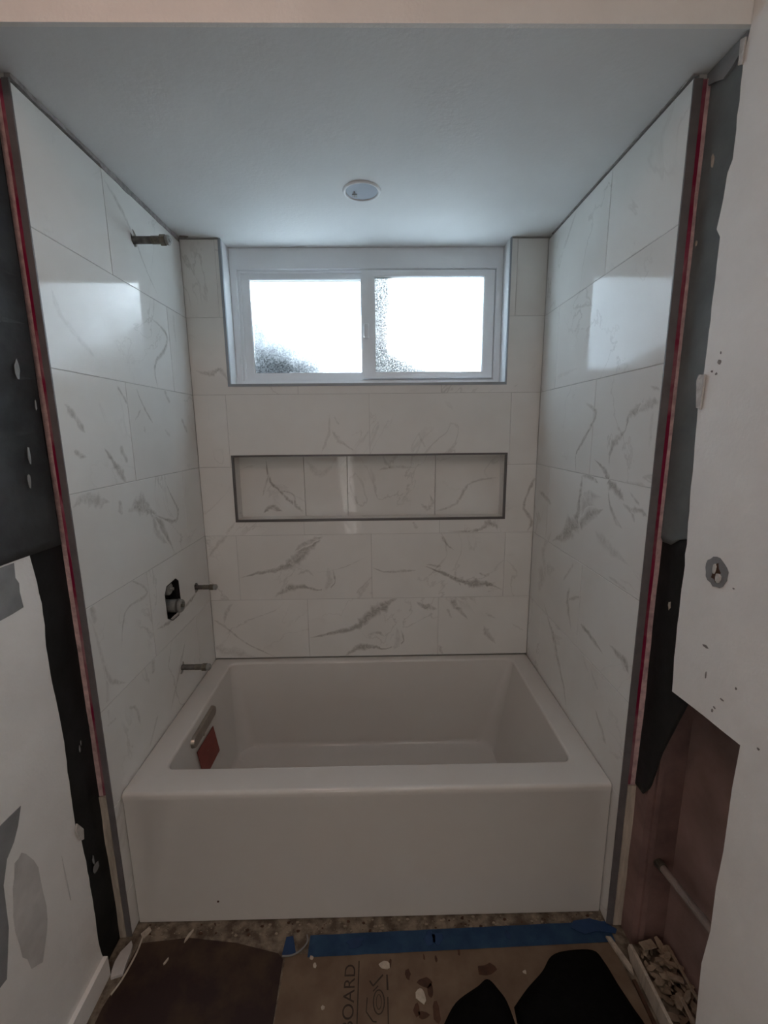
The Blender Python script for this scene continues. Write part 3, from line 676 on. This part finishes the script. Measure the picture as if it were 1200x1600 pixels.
# patches on the left and right drywall
obj('bare_patch', PR('wl', [(.70, 1.150), (.875, 1.149), (.905, 1.150), (.937, 1.153), (.934, 1.19), (.936, 1.21), (.929, 1.225), (.932, 1.258), (.70, 1.258)], .0002, .0012), M['greypaper'], wl)
obj('bare_patch', PR('wl', [(.60, .70), (.791, .729), (.815, .728), (.843, .726), (.828, .69), (.812, .665), (.790, .646), (.772, .60), (.765, .50), (.74, .40), (.60, .42)], .0002, .0012), M['greypaper'], wl)
obj('dirty_smear', PR('wl', blot('wl', .82, .47, .045, .17, seed=12, k=26, j=.07), .0001, .0006), M['smear'], wl)
obj('scuff_mark', PR('wl', [(.925, .50), (.928, .44), (.930, .36), (.928, .36), (.924, .44)], .0002, .0008), M['smear'], wl)
pt = obj('spackle_patch', PR('wr', blot('wr', .889, 1.229, .035, .036, seed=2, k=22, j=.06), .0002, .0012), M['greypaper'], wr)
obj('broken_hole', PR('wr', blot('wr', .889, 1.226, .011, .022, seed=8, k=9, rot=.2), .0013, .0017), M['stain'], pt)
obj('plaster_crumb', PR('wr', blot('wr', .879, 1.220, .008, .011, seed=9, k=7), .0015, .006), M['gypsum'], pt)
obj('plaster_crumb', PR('wr', blot('wr', .893, 1.235, .004, .012, seed=11, k=7), .0015, .005), M['gypsum'], pt)
bm = bmesh.new()
for i, (a, z, w, h) in enumerate(((.956, 1.672, .006, .006), (.956, 1.69, .002, .004), (.975, 1.655, .004, .003), (.962, 1.648, .004, .003), (.891, 1.055, .010, .003), (.88, .991, .002, .009), (.845, .935, .004, .003), (.85, .925, .003, .005), (.732, .925, .004, .003), (.83, .965, .006, .002), (.80, 1.01, .003, .004), (.84, 1.21, .003, .002))):
    prism(bm, 'wr', blot('wr', a, z, w, h, seed=20+i, k=7), .0002, .0007)
obj('scuff_marks', bm, M['scuff'], wr)['kind'] = 'stuff'

# cavity behind the cut out on the right
obj('cavity_stud', B(.7465, .93, 1.045, 1.10, 0.001, 1.10), M['cavity'], wr)
obj('cavity_panel', B(.845, .86, .55, 1.0449, 0.001, 1.10), M['cavity2'], wr)
obj('stud_strip', B(.764, .778, 1.036, 1.0449, .03, .90), M['cavity'], wr)
bm = bmesh.new(); cyl(bm, (.800, 1.030, .300), (.800, .60, .375), .0105, seed_ := .0105, 16)
pp = obj('water_pipe', bm, M['pipe'], None, smooth=False)
tag(pp, 'pale dusty pipe running through the brown wall cavity at lower right', 'pipe')
bm = bmesh.new(); cyl(bm, (.800, 1.045, .2974), (.800, 1.022, .3014), .0135, .0135, 16); obj('pipe_end', bm, M['brass'], pp)

# left baseboard
bm = bmesh.new(); prism(bm, 'wl', [(-1.4, .001), (1.004, .001), (1.004, .068), (-1.4, .068)], .0005, .013); S(obj('baseboard_left', bm, M['paint']))
# ---------------------------------------------------------------- bathtub
def rrect(x0, x1, y0, y1, r, z, seg=8):
    out = []
    for cx, cy, a0 in ((x1-r, y1-r, 0), (x0+r, y1-r, 90), (x0+r, y0+r, 180), (x1-r, y0+r, 270)):
        for i in range(seg+1):
            a = math.radians(a0+90*i/seg); out.append(Vector((cx+r*math.cos(a), cy+r*math.sin(a), z)))
    return out
def loft(bm, loops, close_last=True, close_first=False):
    prev = None
    for lp in loops:
        ring = [bm.verts.new(p) for p in lp]
        if prev:
            k = len(ring)
            for i in range(k): bm.faces.new((prev[i], prev[(i+1) % k], ring[(i+1) % k], ring[i]))
        elif close_first: bm.faces.new(ring[::-1])
        prev = ring
    if close_last: bm.faces.new(prev)
    return bm
tub = thing('bathtub', ((XL+XR)/2, YT, 0), 'white alcove bathtub with flat front apron and empty deep basin', 'bathtub')
x0, x1, y0, y1 = XL+.0012, XR-.0012, YT, YB-.0012
bm = bmesh.new(); loops = []
loops.append(rrect(x0, x1, y0, y1, .006, .004)); loops.append(rrect(x0, x1, y0, y1, .006, HR-.034))
loops.append(rrect(x0, x1, y0-.003, y1, .007, HR-.026)); loops.append(rrect(x0, x1, y0-.003, y1, .007, HR-.011))
for i in range(1, 6):
    a = i/5*PI/2; d = .011*(1-math.cos(a)); loops.append(rrect(x0+d*.4, x1-d*.4, y0-.003+d, y1-d*.4, .007+d*.4, HR-.011+.011*math.sin(a)))
ix0, ix1, iy0, iy1 = -.690, .618, 1.232, 1.876
loops.append(rrect(ix0-.008, ix1+.008, iy0-.008, iy1+.008, .030, HR))
for i in range(1, 6):
    a = i/5*PI/2; d = .010*math.sin(a); loops.append(rrect(ix0-.008+d, ix1+.008-d, iy0-.008+d, iy1+.008-d, .030, HR-.010*(1-math.cos(a))))
prof = [(0.0, 0.0), (.15, .12), (.4, .35), (.7, .62), (.86, .78), (.94, .88), (.985, .95), (1.0, 1.05)]
zt, zb = HR-.012, .098
def lerp(a, b, t): return a+(b-a)*t
for tz, tx in prof[1:]:
    z = lerp(zt, zb, tz)
    loops.append(rrect(lerp(ix0, -.640, tx), lerp(ix1, .500, tx), lerp(iy0, 1.300, tx), lerp(iy1, 1.795, tx), lerp(.03, .075, tx), z))
loops.append(rrect(-.60, .46, 1.34, 1.755, .06, zb-.0005))
loft(bm, loops)
shell = obj('shell', bm, M['acrylic'], tub, smooth=True)
shell.data.polygons  # flat big faces keep crisp edges through angle based shading
for e in shell.data.edges: pass
bpy.context.view_layer.objects.active = shell
try:
    shell.data.set_sharp_from_angle(angle=math.radians(38))
except Exception: pass
# linear overflow on the left end
def slot(n0, n1, cy, cz, ly, lz, seg=10):
    r = lz/2; pts = []
    for s_, a0 in ((1, -90), (-1, 90)):
        for i in range(seg+1):
            a = math.radians(a0+180*i/seg); pts.append((cy+s_*(ly/2-r)+r*math.cos(a), cz+r*math.sin(a)))
    bm = bmesh.new(); A = [bm.verts.new((n0+.020*(HR-z)/.36, y, z)) for y, z in pts]; Bv = [bm.verts.new((n1+.020*(HR-z)/.36, cy+(y-cy)*.97, cz+(z-cz)*.86)) for y, z in pts]
    bm.faces.new(A); bm.faces.new(Bv[::-1]); k = len(pts)
    for i in range(k): bm.faces.new((A[i], A[(i+1) % k], Bv[(i+1) % k], Bv[i]))
    return bm
ov = obj('overflow_cover', slot(-.692, -.6765, 1.512, .424, .225, .044), M['nickel'], tub)
bm = bmesh.new(); cyl(bm, (-.688, 1.49, .404), (-.671, 1.49, .404), .005, .005, 12); obj('overflow_screw', bm, M['nickel'], ov)
bm = bmesh.new()
q = [(1.425, .378), (1.580, .372), (1.588, .255), (1.430, .258)]
def wallx(z): return lerp(ix0, -.640, lerp(.0, 1, (zt-z)/(zt-zb))**1.0*.9)
A = [bm.verts.new((wallx(z)+.003, y, z)) for y, z in q]; Bv = [bm.verts.new((wallx(z)+.0045, y, z)) for y, z in q]
bm.faces.new(A); bm.faces.new(Bv[::-1])
for i in range(4): bm.faces.new((A[i], A[(i+1) % 4], Bv[(i+1) % 4], Bv[i]))
st = obj('sticker', bm, M['redtag'], tub); tag(st, 'dark red warning sticker')
bm = bmesh.new(); cyl(bm, (wallx(.33)+.004, 1.5, .325), (wallx(.33)+.0052, 1.5, .325), .002, .002, 8); obj('sticker_mark', bm, M['flake'], st)
bm = bmesh.new(); cyl(bm, (.35, YT-.0025, .20), (.35, YT+.002, .20), .003, .003, 10)
bm2 = bmesh.new(); cyl(bm2, (-.52, YT-.0012, .078), (-.52, YT+.001, .078), .0035, .0035, 10); obj('dark_speck', bm2, M['stain'], tub); bm.free()
bm = bmesh.new(); lathe(bm, (-.50, 1.54, .0975), (0, 0, 1), [(0, .03), (.002, .03), (.003, .026), (.001, .02)], 24); obj('drain', bm, M['nickel'], tub)

# ---------------------------------------------------------------- pipe stubs
def stub(y, z, x1, r, label, cap=True, thread=True):
    t = thing('pipe_stub', (XL, y, z), label, 'pipe')
    bm = bmesh.new(); cyl(bm, (XL-.03, y, z), (x1-.018, y, z), r, r, 18); obj('pipe', bm, M['galv'], t, smooth=False)
    bm = bmesh.new(); L = x1-.030
    cyl(bm, (L, y, z), (L+.017, y, z), r*1.42, r*1.42, 6)
    obj('coupling', bm, M['brass'], t)
    bm = bmesh.new(); lathe(bm, (L+.0171, y, z), (1, 0, 0), [(0, r*1.05), (.003, r*1.3), (.010, r*1.3), (.013, r*1.0), (.013, r*.6), (.016, r*.55)], 18); obj('end_cap', bm, M['plastic'], t, smooth=False)
    if thread:
        bm = bmesh.new()
        for i in range(7): lathe(bm, (L-.004-.0034*(i+1), y, z), (1, 0, 0), [(0, r*1.0), (.0013, r*1.1), (.0026, r*1.0)], 18)
        obj('thread', bm, M['brass'], t)
    return t
stub(1.562, 2.1485, -.664, .0115, 'capped shower pipe stub high on the left tile wall near the ceiling')
stub(1.787, .884, -.694, .0095, 'short capped pipe stub right of the valve opening on the left wall')
stub(1.586, .628, -.668, .0105, 'capped tub spout pipe stub just above the left tub rim')
def lining(pts, parent):
    bm = bmesh.new(); c0 = [bm.verts.new(P('left', y, z, .0006)) for y, z in pts]; c1 = [bm.verts.new(P('left', y, z, -.044)) for y, z in pts]
    cy_ = sum(p[0] for p in pts)/len(pts); cz_ = sum(p[1] for p in pts)/len(pts); sh = lambda y, z, k: (cy_+(y-cy_)*k, cz_+(z-cz_)*k)
    i0 = [bm.verts.new(P('left', *sh(y, z, .955), .0006)) for y, z in pts]; i1 = [bm.verts.new(P('left', *sh(y, z, .955), -.044)) for y, z in pts]; n_ = len(pts)
    for i in range(n_):
        j = (i+1) % n_
        bm.faces.new((c0[i], c0[j], i0[j], i0[i])); bm.faces.new((i0[i], i0[j], i1[j], i1[i])); bm.faces.new((i1[i], i1[j], c1[j], c1[i])); bm.faces.new((c1[i], c1[j], c0[j], c0[i]))
    return obj('painted_hole_shade', bm, M['lining'], parent)  # black faces over the pale cut sides paint in the hole's shade
v = thing('shower_valve', (XL, 1.57, .91), 'rough-in shower valve inside the black octagonal opening in the left tiles', 'valve')
obj('hole_shade_plate', B(XL-.050, XL-.046, 1.50, 1.645, .82, 1.0), M['dark'], v)  # dark plate added for the shade at the back of the opening
lining(valve_pts, v)
bm = bmesh.new(); lathe(bm, (XL-.046, 1.572, .958), (1, 0, 0), [(0, .018), (.026, .024), (.036, .024), (.040, .020), (.040, .006), (.052, .006)], 24); obj('round_cover', bm, M['plastic'], v)
bm = bmesh.new(); lathe(bm, (XL-.046, 1.593, .882), (1, 0, 0), [(0, .025), (.066, .025), (.070, .022), (.070, .016), (.062, .014)], 28); c_ = obj('cartridge', bm, M['plastic'], v, smooth=False)
bm = bmesh.new(); cyl(bm, (XL+.005, 1.593, .882), (XL+.013, 1.593, .882), .0262, .0262, 28); obj('collar', bm, M['galv'], c_)
bm = bmesh.new(); cyl(bm, (XL+.014, 1.593, .882), (XL+.030, 1.593, .882), .007, .006, 12); obj('stem', bm, M['brass'], c_)

# ---------------------------------------------------------------- ceiling light
lt = thing('ceiling_light', (-.040, 1.576, ZC), 'small round unlit ceiling fitting with a thin pale ring above the tub', 'light fixture')
bm = bmesh.new(); R_, seg = .0565, 48
prev = None; first = None
for j in range(9):
    a = PI*j/8; rr = R_+.0055*math.cos(a); zz = ZC-.0055*math.sin(a)
    ring = [bm.verts.new((-.040+rr*math.cos(2*PI*i/seg), 1.576+rr*math.sin(2*PI*i/seg), zz)) for i in range(seg)]
    if prev:
        for i in range(seg): bm.faces.new((prev[i], prev[(i+1) % seg], ring[(i+1) % seg], ring[i]))
    prev = ring
obj('ring', bm, M['paint_white'], lt, smooth=True)
bm = bmesh.new(); lathe(bm, (-.040, 1.576, ZC-.0002), (0, 0, -1), [(0, .052), (.0012, .052), (.0018, .02), (.002, .001)], 40); ln = obj('lens', bm, M['lightgrey'], lt)
obj('wire_end', B(-.0655, -.0635, 1.575, 1.605, ZC-.005, ZC-.0015), M['edgemetal'], lt)
obj('clip', B(-.072, -.056, 1.590, 1.607, ZC-.0045, ZC-.0015), M['plastic'], lt)

# ---------------------------------------------------------------- floor coverings and debris
rp = obj('floor_paper', PR('floor', [(-.765, -1.3), (-.296, -1.3), (-.293, .888), (-.297, 1.030), (-.315, 1.045), (-.45, 1.075), (-.60, 1.092), (-.745, 1.080), (-.752, .99), (-.765, .93)], .0006, .0022), M['redpaper'])
tag(rp, 'dark red-brown stained floor paper in the lower left corner', 'floor covering')
card = obj('floor_board', PR('floor', [(-.2925, -1.3), (.700, -1.3), (.700, .90), (.690, 1.05), (-.29, 1.040)], .0006, .0032), M['cardboard'])
tag(card, 'brown protective floor cardboard printed with dark lettering beside the tub', 'floor covering')
def text(s, x, y, size, rot, name='lettering'):
    cu = bpy.data.curves.new(name, 'FONT'); cu.body = s; cu.size = size; cu.extrude = .0001; cu.align_x = 'RIGHT'
    o = bpy.data.objects.new('tmp', cu); COL.objects.link(o); bpy.context.view_layer.update()
    me = bpy.data.meshes.new_from_object(o.evaluated_get(bpy.context.evaluated_depsgraph_get())); COL.objects.unlink(o); bpy.data.objects.remove(o)
    me.transform(Matrix.Translation((x, y, .0034)) @ Matrix.Rotation(rot, 4, 'Z')); me.materials.clear(); me.materials.append(M['ink'])
    o = bpy.data.objects.new(name, me); COL.objects.link(o); o.parent = card; return o
text('BOARD', -.082, 1.013, .044, PI/2)
def flat(pts, n0, n1, m, name, parent): return obj(name, PR('floor', pts, n0, n1), M[m], parent)
flat([(-.0735, -1.0), (-.0700, -1.0), (-.0700, 1.020), (-.0735, 1.020)], .0032, .0034, 'ink', 'printed_line', card)
flat([(.008, .95), (.013, .95), (.012, .985), (.007, .985)], .0032, .0034, 'ink', 'printed_line', card)
flat([(.009, .60), (.012, .60), (.012, .935), (.009, .935)], .0032, .0034, 'ink', 'printed_line', card)
bm = bmesh.new()   # emblem: an oval ring between two chevrons
def band(pts, w):
    for (ax, ay), (bx, by) in zip(pts, pts[1:]):
        l = math.hypot(bx-ax, by-ay); nx, ny = -(by-ay)/l*w/2, (bx-ax)/l*w/2
        prism(bm, 'floor', [(ax-nx, ay-ny), (bx-nx, by-ny), (bx+nx, by+ny), (ax+nx, ay+ny)], .0032, .0034)
ov_ = [(-.014+.015*math.cos(2*PI*i/16), .925+.026*math.sin(2*PI*i/16)) for i in range(17)]; band(ov_, .003)
band([(-.014+.007*math.cos(2*PI*i/12), .925+.016*math.sin(2*PI*i/12)) for i in range(13)], .0018)
band([(-.040, .972), (-.030, .960), (-.002, .985)], .004); band([(-.030, .948), (-.016, .960)], .003)
band([(-.046, .935), (-.048, .905), (-.030, .885), (-.020, .884)], .003); band([(-.040, .866), (-.012, .875)], .003)
obj('printed_emblem', bm, M['ink'], card)
for i, (x, y, w, h) in enumerate(((.070, .985, .008, .015), (.115, .965, .024, .014), (.128, .945, .010, .018), (.088, .905, .010, .016), (.105, .895, .016, .010), (.155, 1.02, .004, .010), (.12, 1.025, .003, .008), (.225, 1.035, .005, .010), (.02, 1.012, .004, .012), (.30, .99, .03, .016), (.14, .90, .012, .025))):
    flat(blot('floor', x, y, w, h, seed=40+i, k=10), .0033, .0037, 'stain', 'stain', card)
for i, (x, y, w, h, lab) in enumerate(((.004, 1.006, .017, .010, 'pale oval paint flake on the cardboard right of the lettering, just below the tape'),
        (.102, .936, .014, .020, 'large round pale flake on the cardboard left of the black cloth'),
        (-.212, 1.030, .006, .006, 'small white flake on the cardboard touching the left end of the tape'),
        (-.200, 1.010, .006, .007, 'small white crumb on the cardboard below the left end of the tape'),
        (.405, .982, .006, .005, 'tiny white chip on the cardboard beside the left slope of the big black cloth'),
        (-.165, .915, .006, .005, 'small pale fleck low on the cardboard left of the lettering'))):
    tag(obj('paint_flake', PR('floor', blot('floor', x, y, w, h, seed=60+i, k=11), .0034, .0058), M['flake']), lab, 'flake')
for i, (x, y, w, h, rot, lab) in enumerate(((-.600, 1.098, .004, .020, -.35, 'slim pale splinter on the floor below the left part of the tub'),
        (-.640, 1.030, .003, .012, -.5, 'tiny pale sliver on the dark red floor paper'),
        (-.738, 1.108, .012, .016, -.6, 'crumbly pale plaster bit at the left foot of the tub'))):
    tag(obj('splinter', PR('floor', blot('floor', x, y, w, h, seed=80+i, k=8, rot=rot), .0024, .007), M['flake']), lab, 'debris')
# blue tape
def strip_tape(pts_top, pts_bot, z, m, name, parent=None):
    bm = bmesh.new(); a = [bm.verts.new((x, y, z+.0012*abs(noise.noise(Vector((x*20, 1, 0)))))) for x, y in pts_top]; b = [bm.verts.new((x, y, z)) for x, y in pts_bot]
    for i in range(len(a)-1): bm.faces.new((a[i], a[i+1], b[i+1], b[i]))
    bmesh.ops.solidify(bm, geom=bm.faces[:], thickness=-.0006); return obj(name, bm, M[m], parent)
n = 26
tp = strip_tape([(-.225+.93*i/n, 1.088+.020*i/n+.0012*noise.noise(Vector((i*.7, 0, 0)))) for i in range(n+1)], [(-.225+.93*i/n, 1.031+.020*i/n+.001*noise.noise(Vector((i*.9, 5, 0)))) for i in range(n+1)], .0046, 'tape', 'painters_tape')
tag(tp, 'long strip of blue painters tape on the floor along the tub', 'tape')
for i, (x, w, h) in enumerate(((-.085, .028, .016), (.145, .020, .022), (.165, .018, .020), (.385, .008, .012))):
    flat(blot('floor', x, 1.063+.02*(x+.2), w, h, seed=90+i, k=12), .0060, .0066, 'tape2', 'dark_spot', tp)
t2 = obj('tape_scrap', PR('floor', [(.585, 1.088), (.60, 1.108), (.655, 1.114), (.70, 1.100), (.725, 1.082), (.715, 1.070), (.66, 1.078), (.62, 1.070)], .0070, .0082), M['tape2'])
tag(t2, 'dark blue crumpled tape end at the right foot of the tub', 'tape')
t3 = obj('tape_scrap', PR('floor', [(-.302, 1.040), (-.298, 1.085), (-.278, 1.088), (-.262, 1.045), (-.28, 1.036)], .0036, .0052), M['tape2']); tag(t3, 'small torn teal tape scrap left of the long blue tape', 'tape')
bm = bmesh.new(); pts = catmull([(-.235, 1.088, 0), (-.231, 1.07, 0), (-.245, 1.05, 0), (-.27, 1.036, 0), (-.30, 1.034, 0)], 6)
for (ax, ay, _), (bx, by, _) in zip(pts, pts[1:]): cyl(bm, (ax, ay, .0075), (bx, by, .0075), .0022, .0022, 6)
tag(obj('plastic_curl', bm, M['greypaper']), 'thin curled plastic strip at the left end of the blue tape', 'debris')
# crumbs on the bare strip in front of the tub
bm = bmesh.new(); r = random.Random(5)
for i in range(260):
    x = r.uniform(-.74, .70); y = r.uniform(1.094, 1.133); s = r.choice((.0015, .002, .003, .005)); z = .0002
    a = r.uniform(0, PI); pts = [(x+s*math.cos(a+2*PI*k/5)*r.uniform(.6, 1.6), y+s*.7*math.sin(a+2*PI*k/5)) for k in range(5)]
    prism(bm, 'floor', pts, z, z+s*.5, r.choice((0, 0, 1, 2)))
tag(obj('floor_crumbs', bm, [M['crumb'], M['stain'], M['subfloor']]), 'crumbs and dirt on the bare floor strip below the tub apron', 'debris', kind='stuff')
# left thin bead of sealant on the floor, right slivers
bm = bmesh.new(); pts = catmull([(-.742, 1.095, .006), (-.738, 1.05, .007), (-.745, .99, .006), (-.757, .955, .005)], 6)
for p_, q_ in zip(pts, pts[1:]): cyl(bm, p_, q_, .0028, .0028, 6)
tag(obj('sealant_bead', bm, M['flake']), 'thin pale curved bead on the floor at the foot of the left wall', 'debris')
tag(obj('rubble', PR('floor', blot('floor', -.770, 1.03, .022, .055, seed=99, k=12), .0005, .010), M['smear']), 'greyish rubble lump where the left membrane meets the floor', 'debris')
# strips at the right wall foot
def slab(name, pl, pts, n0, n1, m, label, cat='board'): return tag(obj(name, PR(pl, pts, n0, n1), M[m]), label, cat)
bm = bmesh.new()
# upright plank piece standing along the cut out, a little proud of the wall line
for i, (y, zt_) in enumerate(((1.004, .030), (1.015, .060), (.98, .066), (.90, .070), (.80, .072), (.70, .072))): pass
slab('board_offcut', 'wr', [(.60, .0035), (1.000, .0035), (1.018, .028), (1.014, .048), (.985, .052), (.90, .055), (.60, .060)], -.001, .008, 'wood', 'pale narrow board standing on edge at the foot of the right wall cut-out', 'board')
slab('wood_sliver', 'floor', [(.680, 1.062), (.694, 1.060), (.716, .985), (.710, .965), (.700, .985)], .0034, .012, 'wood', 'flat wood sliver on the floor below the right wood batten', 'wood piece')
slab('wood_sliver', 'floor', [(.700, .955), (.709, .955), (.712, .60), (.703, .60)], .0034, .010, 'stain', 'long dark wood sliver lying along the foot of the standing board', 'wood piece')
# chips inside the wall cavity
def chips(n, seed, x0, x1, y0, y1, size, hz):
    r = random.Random(seed); bm = bmesh.new()
    for i in range(n):
        x, y = r.uniform(x0, x1), r.uniform(y0, y1); z = r.uniform(.006, hz); L = r.uniform(.4, 1)*size; w = L*r.uniform(.25, .6); t = r.uniform(.002, .006)
        m = Matrix.Translation((x, y, z)) @ Matrix.Rotation(r.uniform(0, PI), 4, 'Z') @ Matrix.Rotation(r.uniform(-.5, .5), 4, 'X') @ Matrix.Rotation(r.uniform(-.4, .4), 4, 'Y')
        vs = []
        for k, (a, b) in enumerate(((-1, -.6), (-.2, -1), (1, -.4), (.7, .7), (-.3, 1), (-1, .5))):
            for s_ in (-1, 1): vs.append(bm.verts.new(m @ Vector((a*L/2*r.uniform(.8, 1.1), b*w/2, s_*t/2))))
        k = 6
        bm.faces.new([vs[2*q] for q in range(k)]); bm.faces.new([vs[2*q+1] for q in range(k)][::-1])
        for q in range(k): bm.faces.new((vs[2*q], vs[2*((q+1) % k)], vs[2*((q+1) % k)+1], vs[2*q+1]))
    return bm
tag(obj('debris_pile', chips(150, 3, .752, .835, .62, 1.028, .050, .046), M['chip']), 'heap of wood and plaster chips inside the cavity at lower right', 'debris', kind='stuff')
for i, (x, y, z, L, w, rz, lab) in enumerate(((.772, 1.008, .052, .045, .022, .25, 'broad pale chip on top of the heap next to the cavity corner'), (.800, .93, .052, .040, .014, -.35, 'short bright chip lying across the middle of the debris heap'), (.785, .84, .050, .11, .010, 1.45, 'long thin splinter lying lengthwise on the debris heap'), (.826, .93, .055, .16, .008, 1.5, 'long slat leaning against the brown panel above the debris heap'))):
    bm = B(-L/2, L/2, -w/2, w/2, -.0025, .0025, bev=.001); bm.transform(Matrix.Translation((x, y, z)) @ Matrix.Rotation(rz, 4, 'Z') @ Matrix.Rotation(.12, 4, 'Y'))
    tag(obj('wood_chip', bm, M['chip']), lab, 'wood piece')
# black cloth heaps
def heap(name, outline, hgt, ridge, label, seed):
    """soft heap over a floor outline with a ridge line, built from nested rings"""
    bm = bmesh.new(); pts = catmull([(a, b, 0) for a, b in outline+outline[:1]], 5)[:-1]; cx = sum(p[0] for p in pts)/len(pts); cy = sum(p[1] for p in pts)/len(pts)
    prev = None; K = len(pts)
    for j in range(9):
        t = j/8; ring = []
        for x, y, _ in pts:
            s_ = 1-t*.97; px, py = cx+(x-cx)*s_, cy+(y-cy)*s_
            h = hgt*(1-(1-t)**2.2); h += .010*t*noise.noise(Vector((px*18, py*18, seed)))+.005*noise.noise(Vector((px*45, py*45, seed)))*min(1, t*3)
            ring.append(bm.verts.new((px, py, .0042+max(0, h))))
        if prev:
            for i in range(K): bm.faces.new((prev[i], prev[(i+1) % K], ring[(i+1) % K], ring[i]))
        else: bm.faces.new(ring[::-1])
        prev = ring
    bm.faces.new(prev); return tag(obj(name, bm, M['cloth'], smooth=True), label, 'cloth')
heap('black_cloth', [(.150, .867), (.195, .918), (.262, .952), (.294, .968), (.318, .945), (.338, .905), (.345, .80), (.30, .70), (.15, .70), (.12, .80)], .035, None, 'smaller pointed black cloth heap on the cardboard, the left one of two', 1)
heap('black_cloth', [(.350, .905), (.400, .945), (.455, .982), (.495, 1.018), (.545, 1.031), (.625, 1.031), (.645, 1.000), (.656, .950), (.668, .905), (.684, .840), (.68, .70), (.50, .66), (.36, .70), (.347, .80)], .05, None, 'larger black cloth heap reaching the blue tape in front of the tub', 2)

# ---------------------------------------------------------------- tree outside the window
def tree(x, y, z, r, n, label, seed):
    t = thing('garden_tree', (x, y, 0), label, 'tree'); rd = random.Random(seed); bm = bmesh.new()
    for i in range(n):
        while True:
            v_ = Vector((rd.uniform(-1, 1), rd.uniform(-1, 1), rd.uniform(-1, 1)))
            if v_.length < 1: break
        c = Vector((x, y, z))+Vector((v_.x*r, v_.y*r, v_.z*r*.8)); s_ = rd.uniform(.04, .08)
        m = Matrix.Translation(c) @ Matrix.Rotation(rd.uniform(0, 6), 4, 'Z') @ Matrix.Rotation(rd.uniform(-1.2, 1.2), 4, 'X')
        vs = [bm.verts.new(m @ Vector(q)) for q in ((-s_, 0, 0), (-.3*s_, -.45*s_, 0), (s_, 0, .1*s_), (-.3*s_, .45*s_, 0))]; bm.faces.new(vs)
    f = obj('foliage', bm, M['leaf'], t); f['kind'] = 'stuff'
    bm = bmesh.new(); cyl(bm, (x, y, -1), (x, y, z-.2*r), .09, .05, 10); cyl(bm, (x, y, z-.6*r), (x+.3*r, y, z+.3*r), .04, .02, 8); cyl(bm, (x, y, z-.6*r), (x-.35*r, y+.1, z+.3*r), .04, .02, 8); obj('trunk', bm, M['bark'], t)
tree(-1.9, 6.2, 1.55, .95, 900, 'green tree seen blurred through the left window pane, low at its left', 1)
tree(.45, 6.0, 1.55, .75, 900, 'darker tree seen blurred through the right window pane, low at its left', 2)
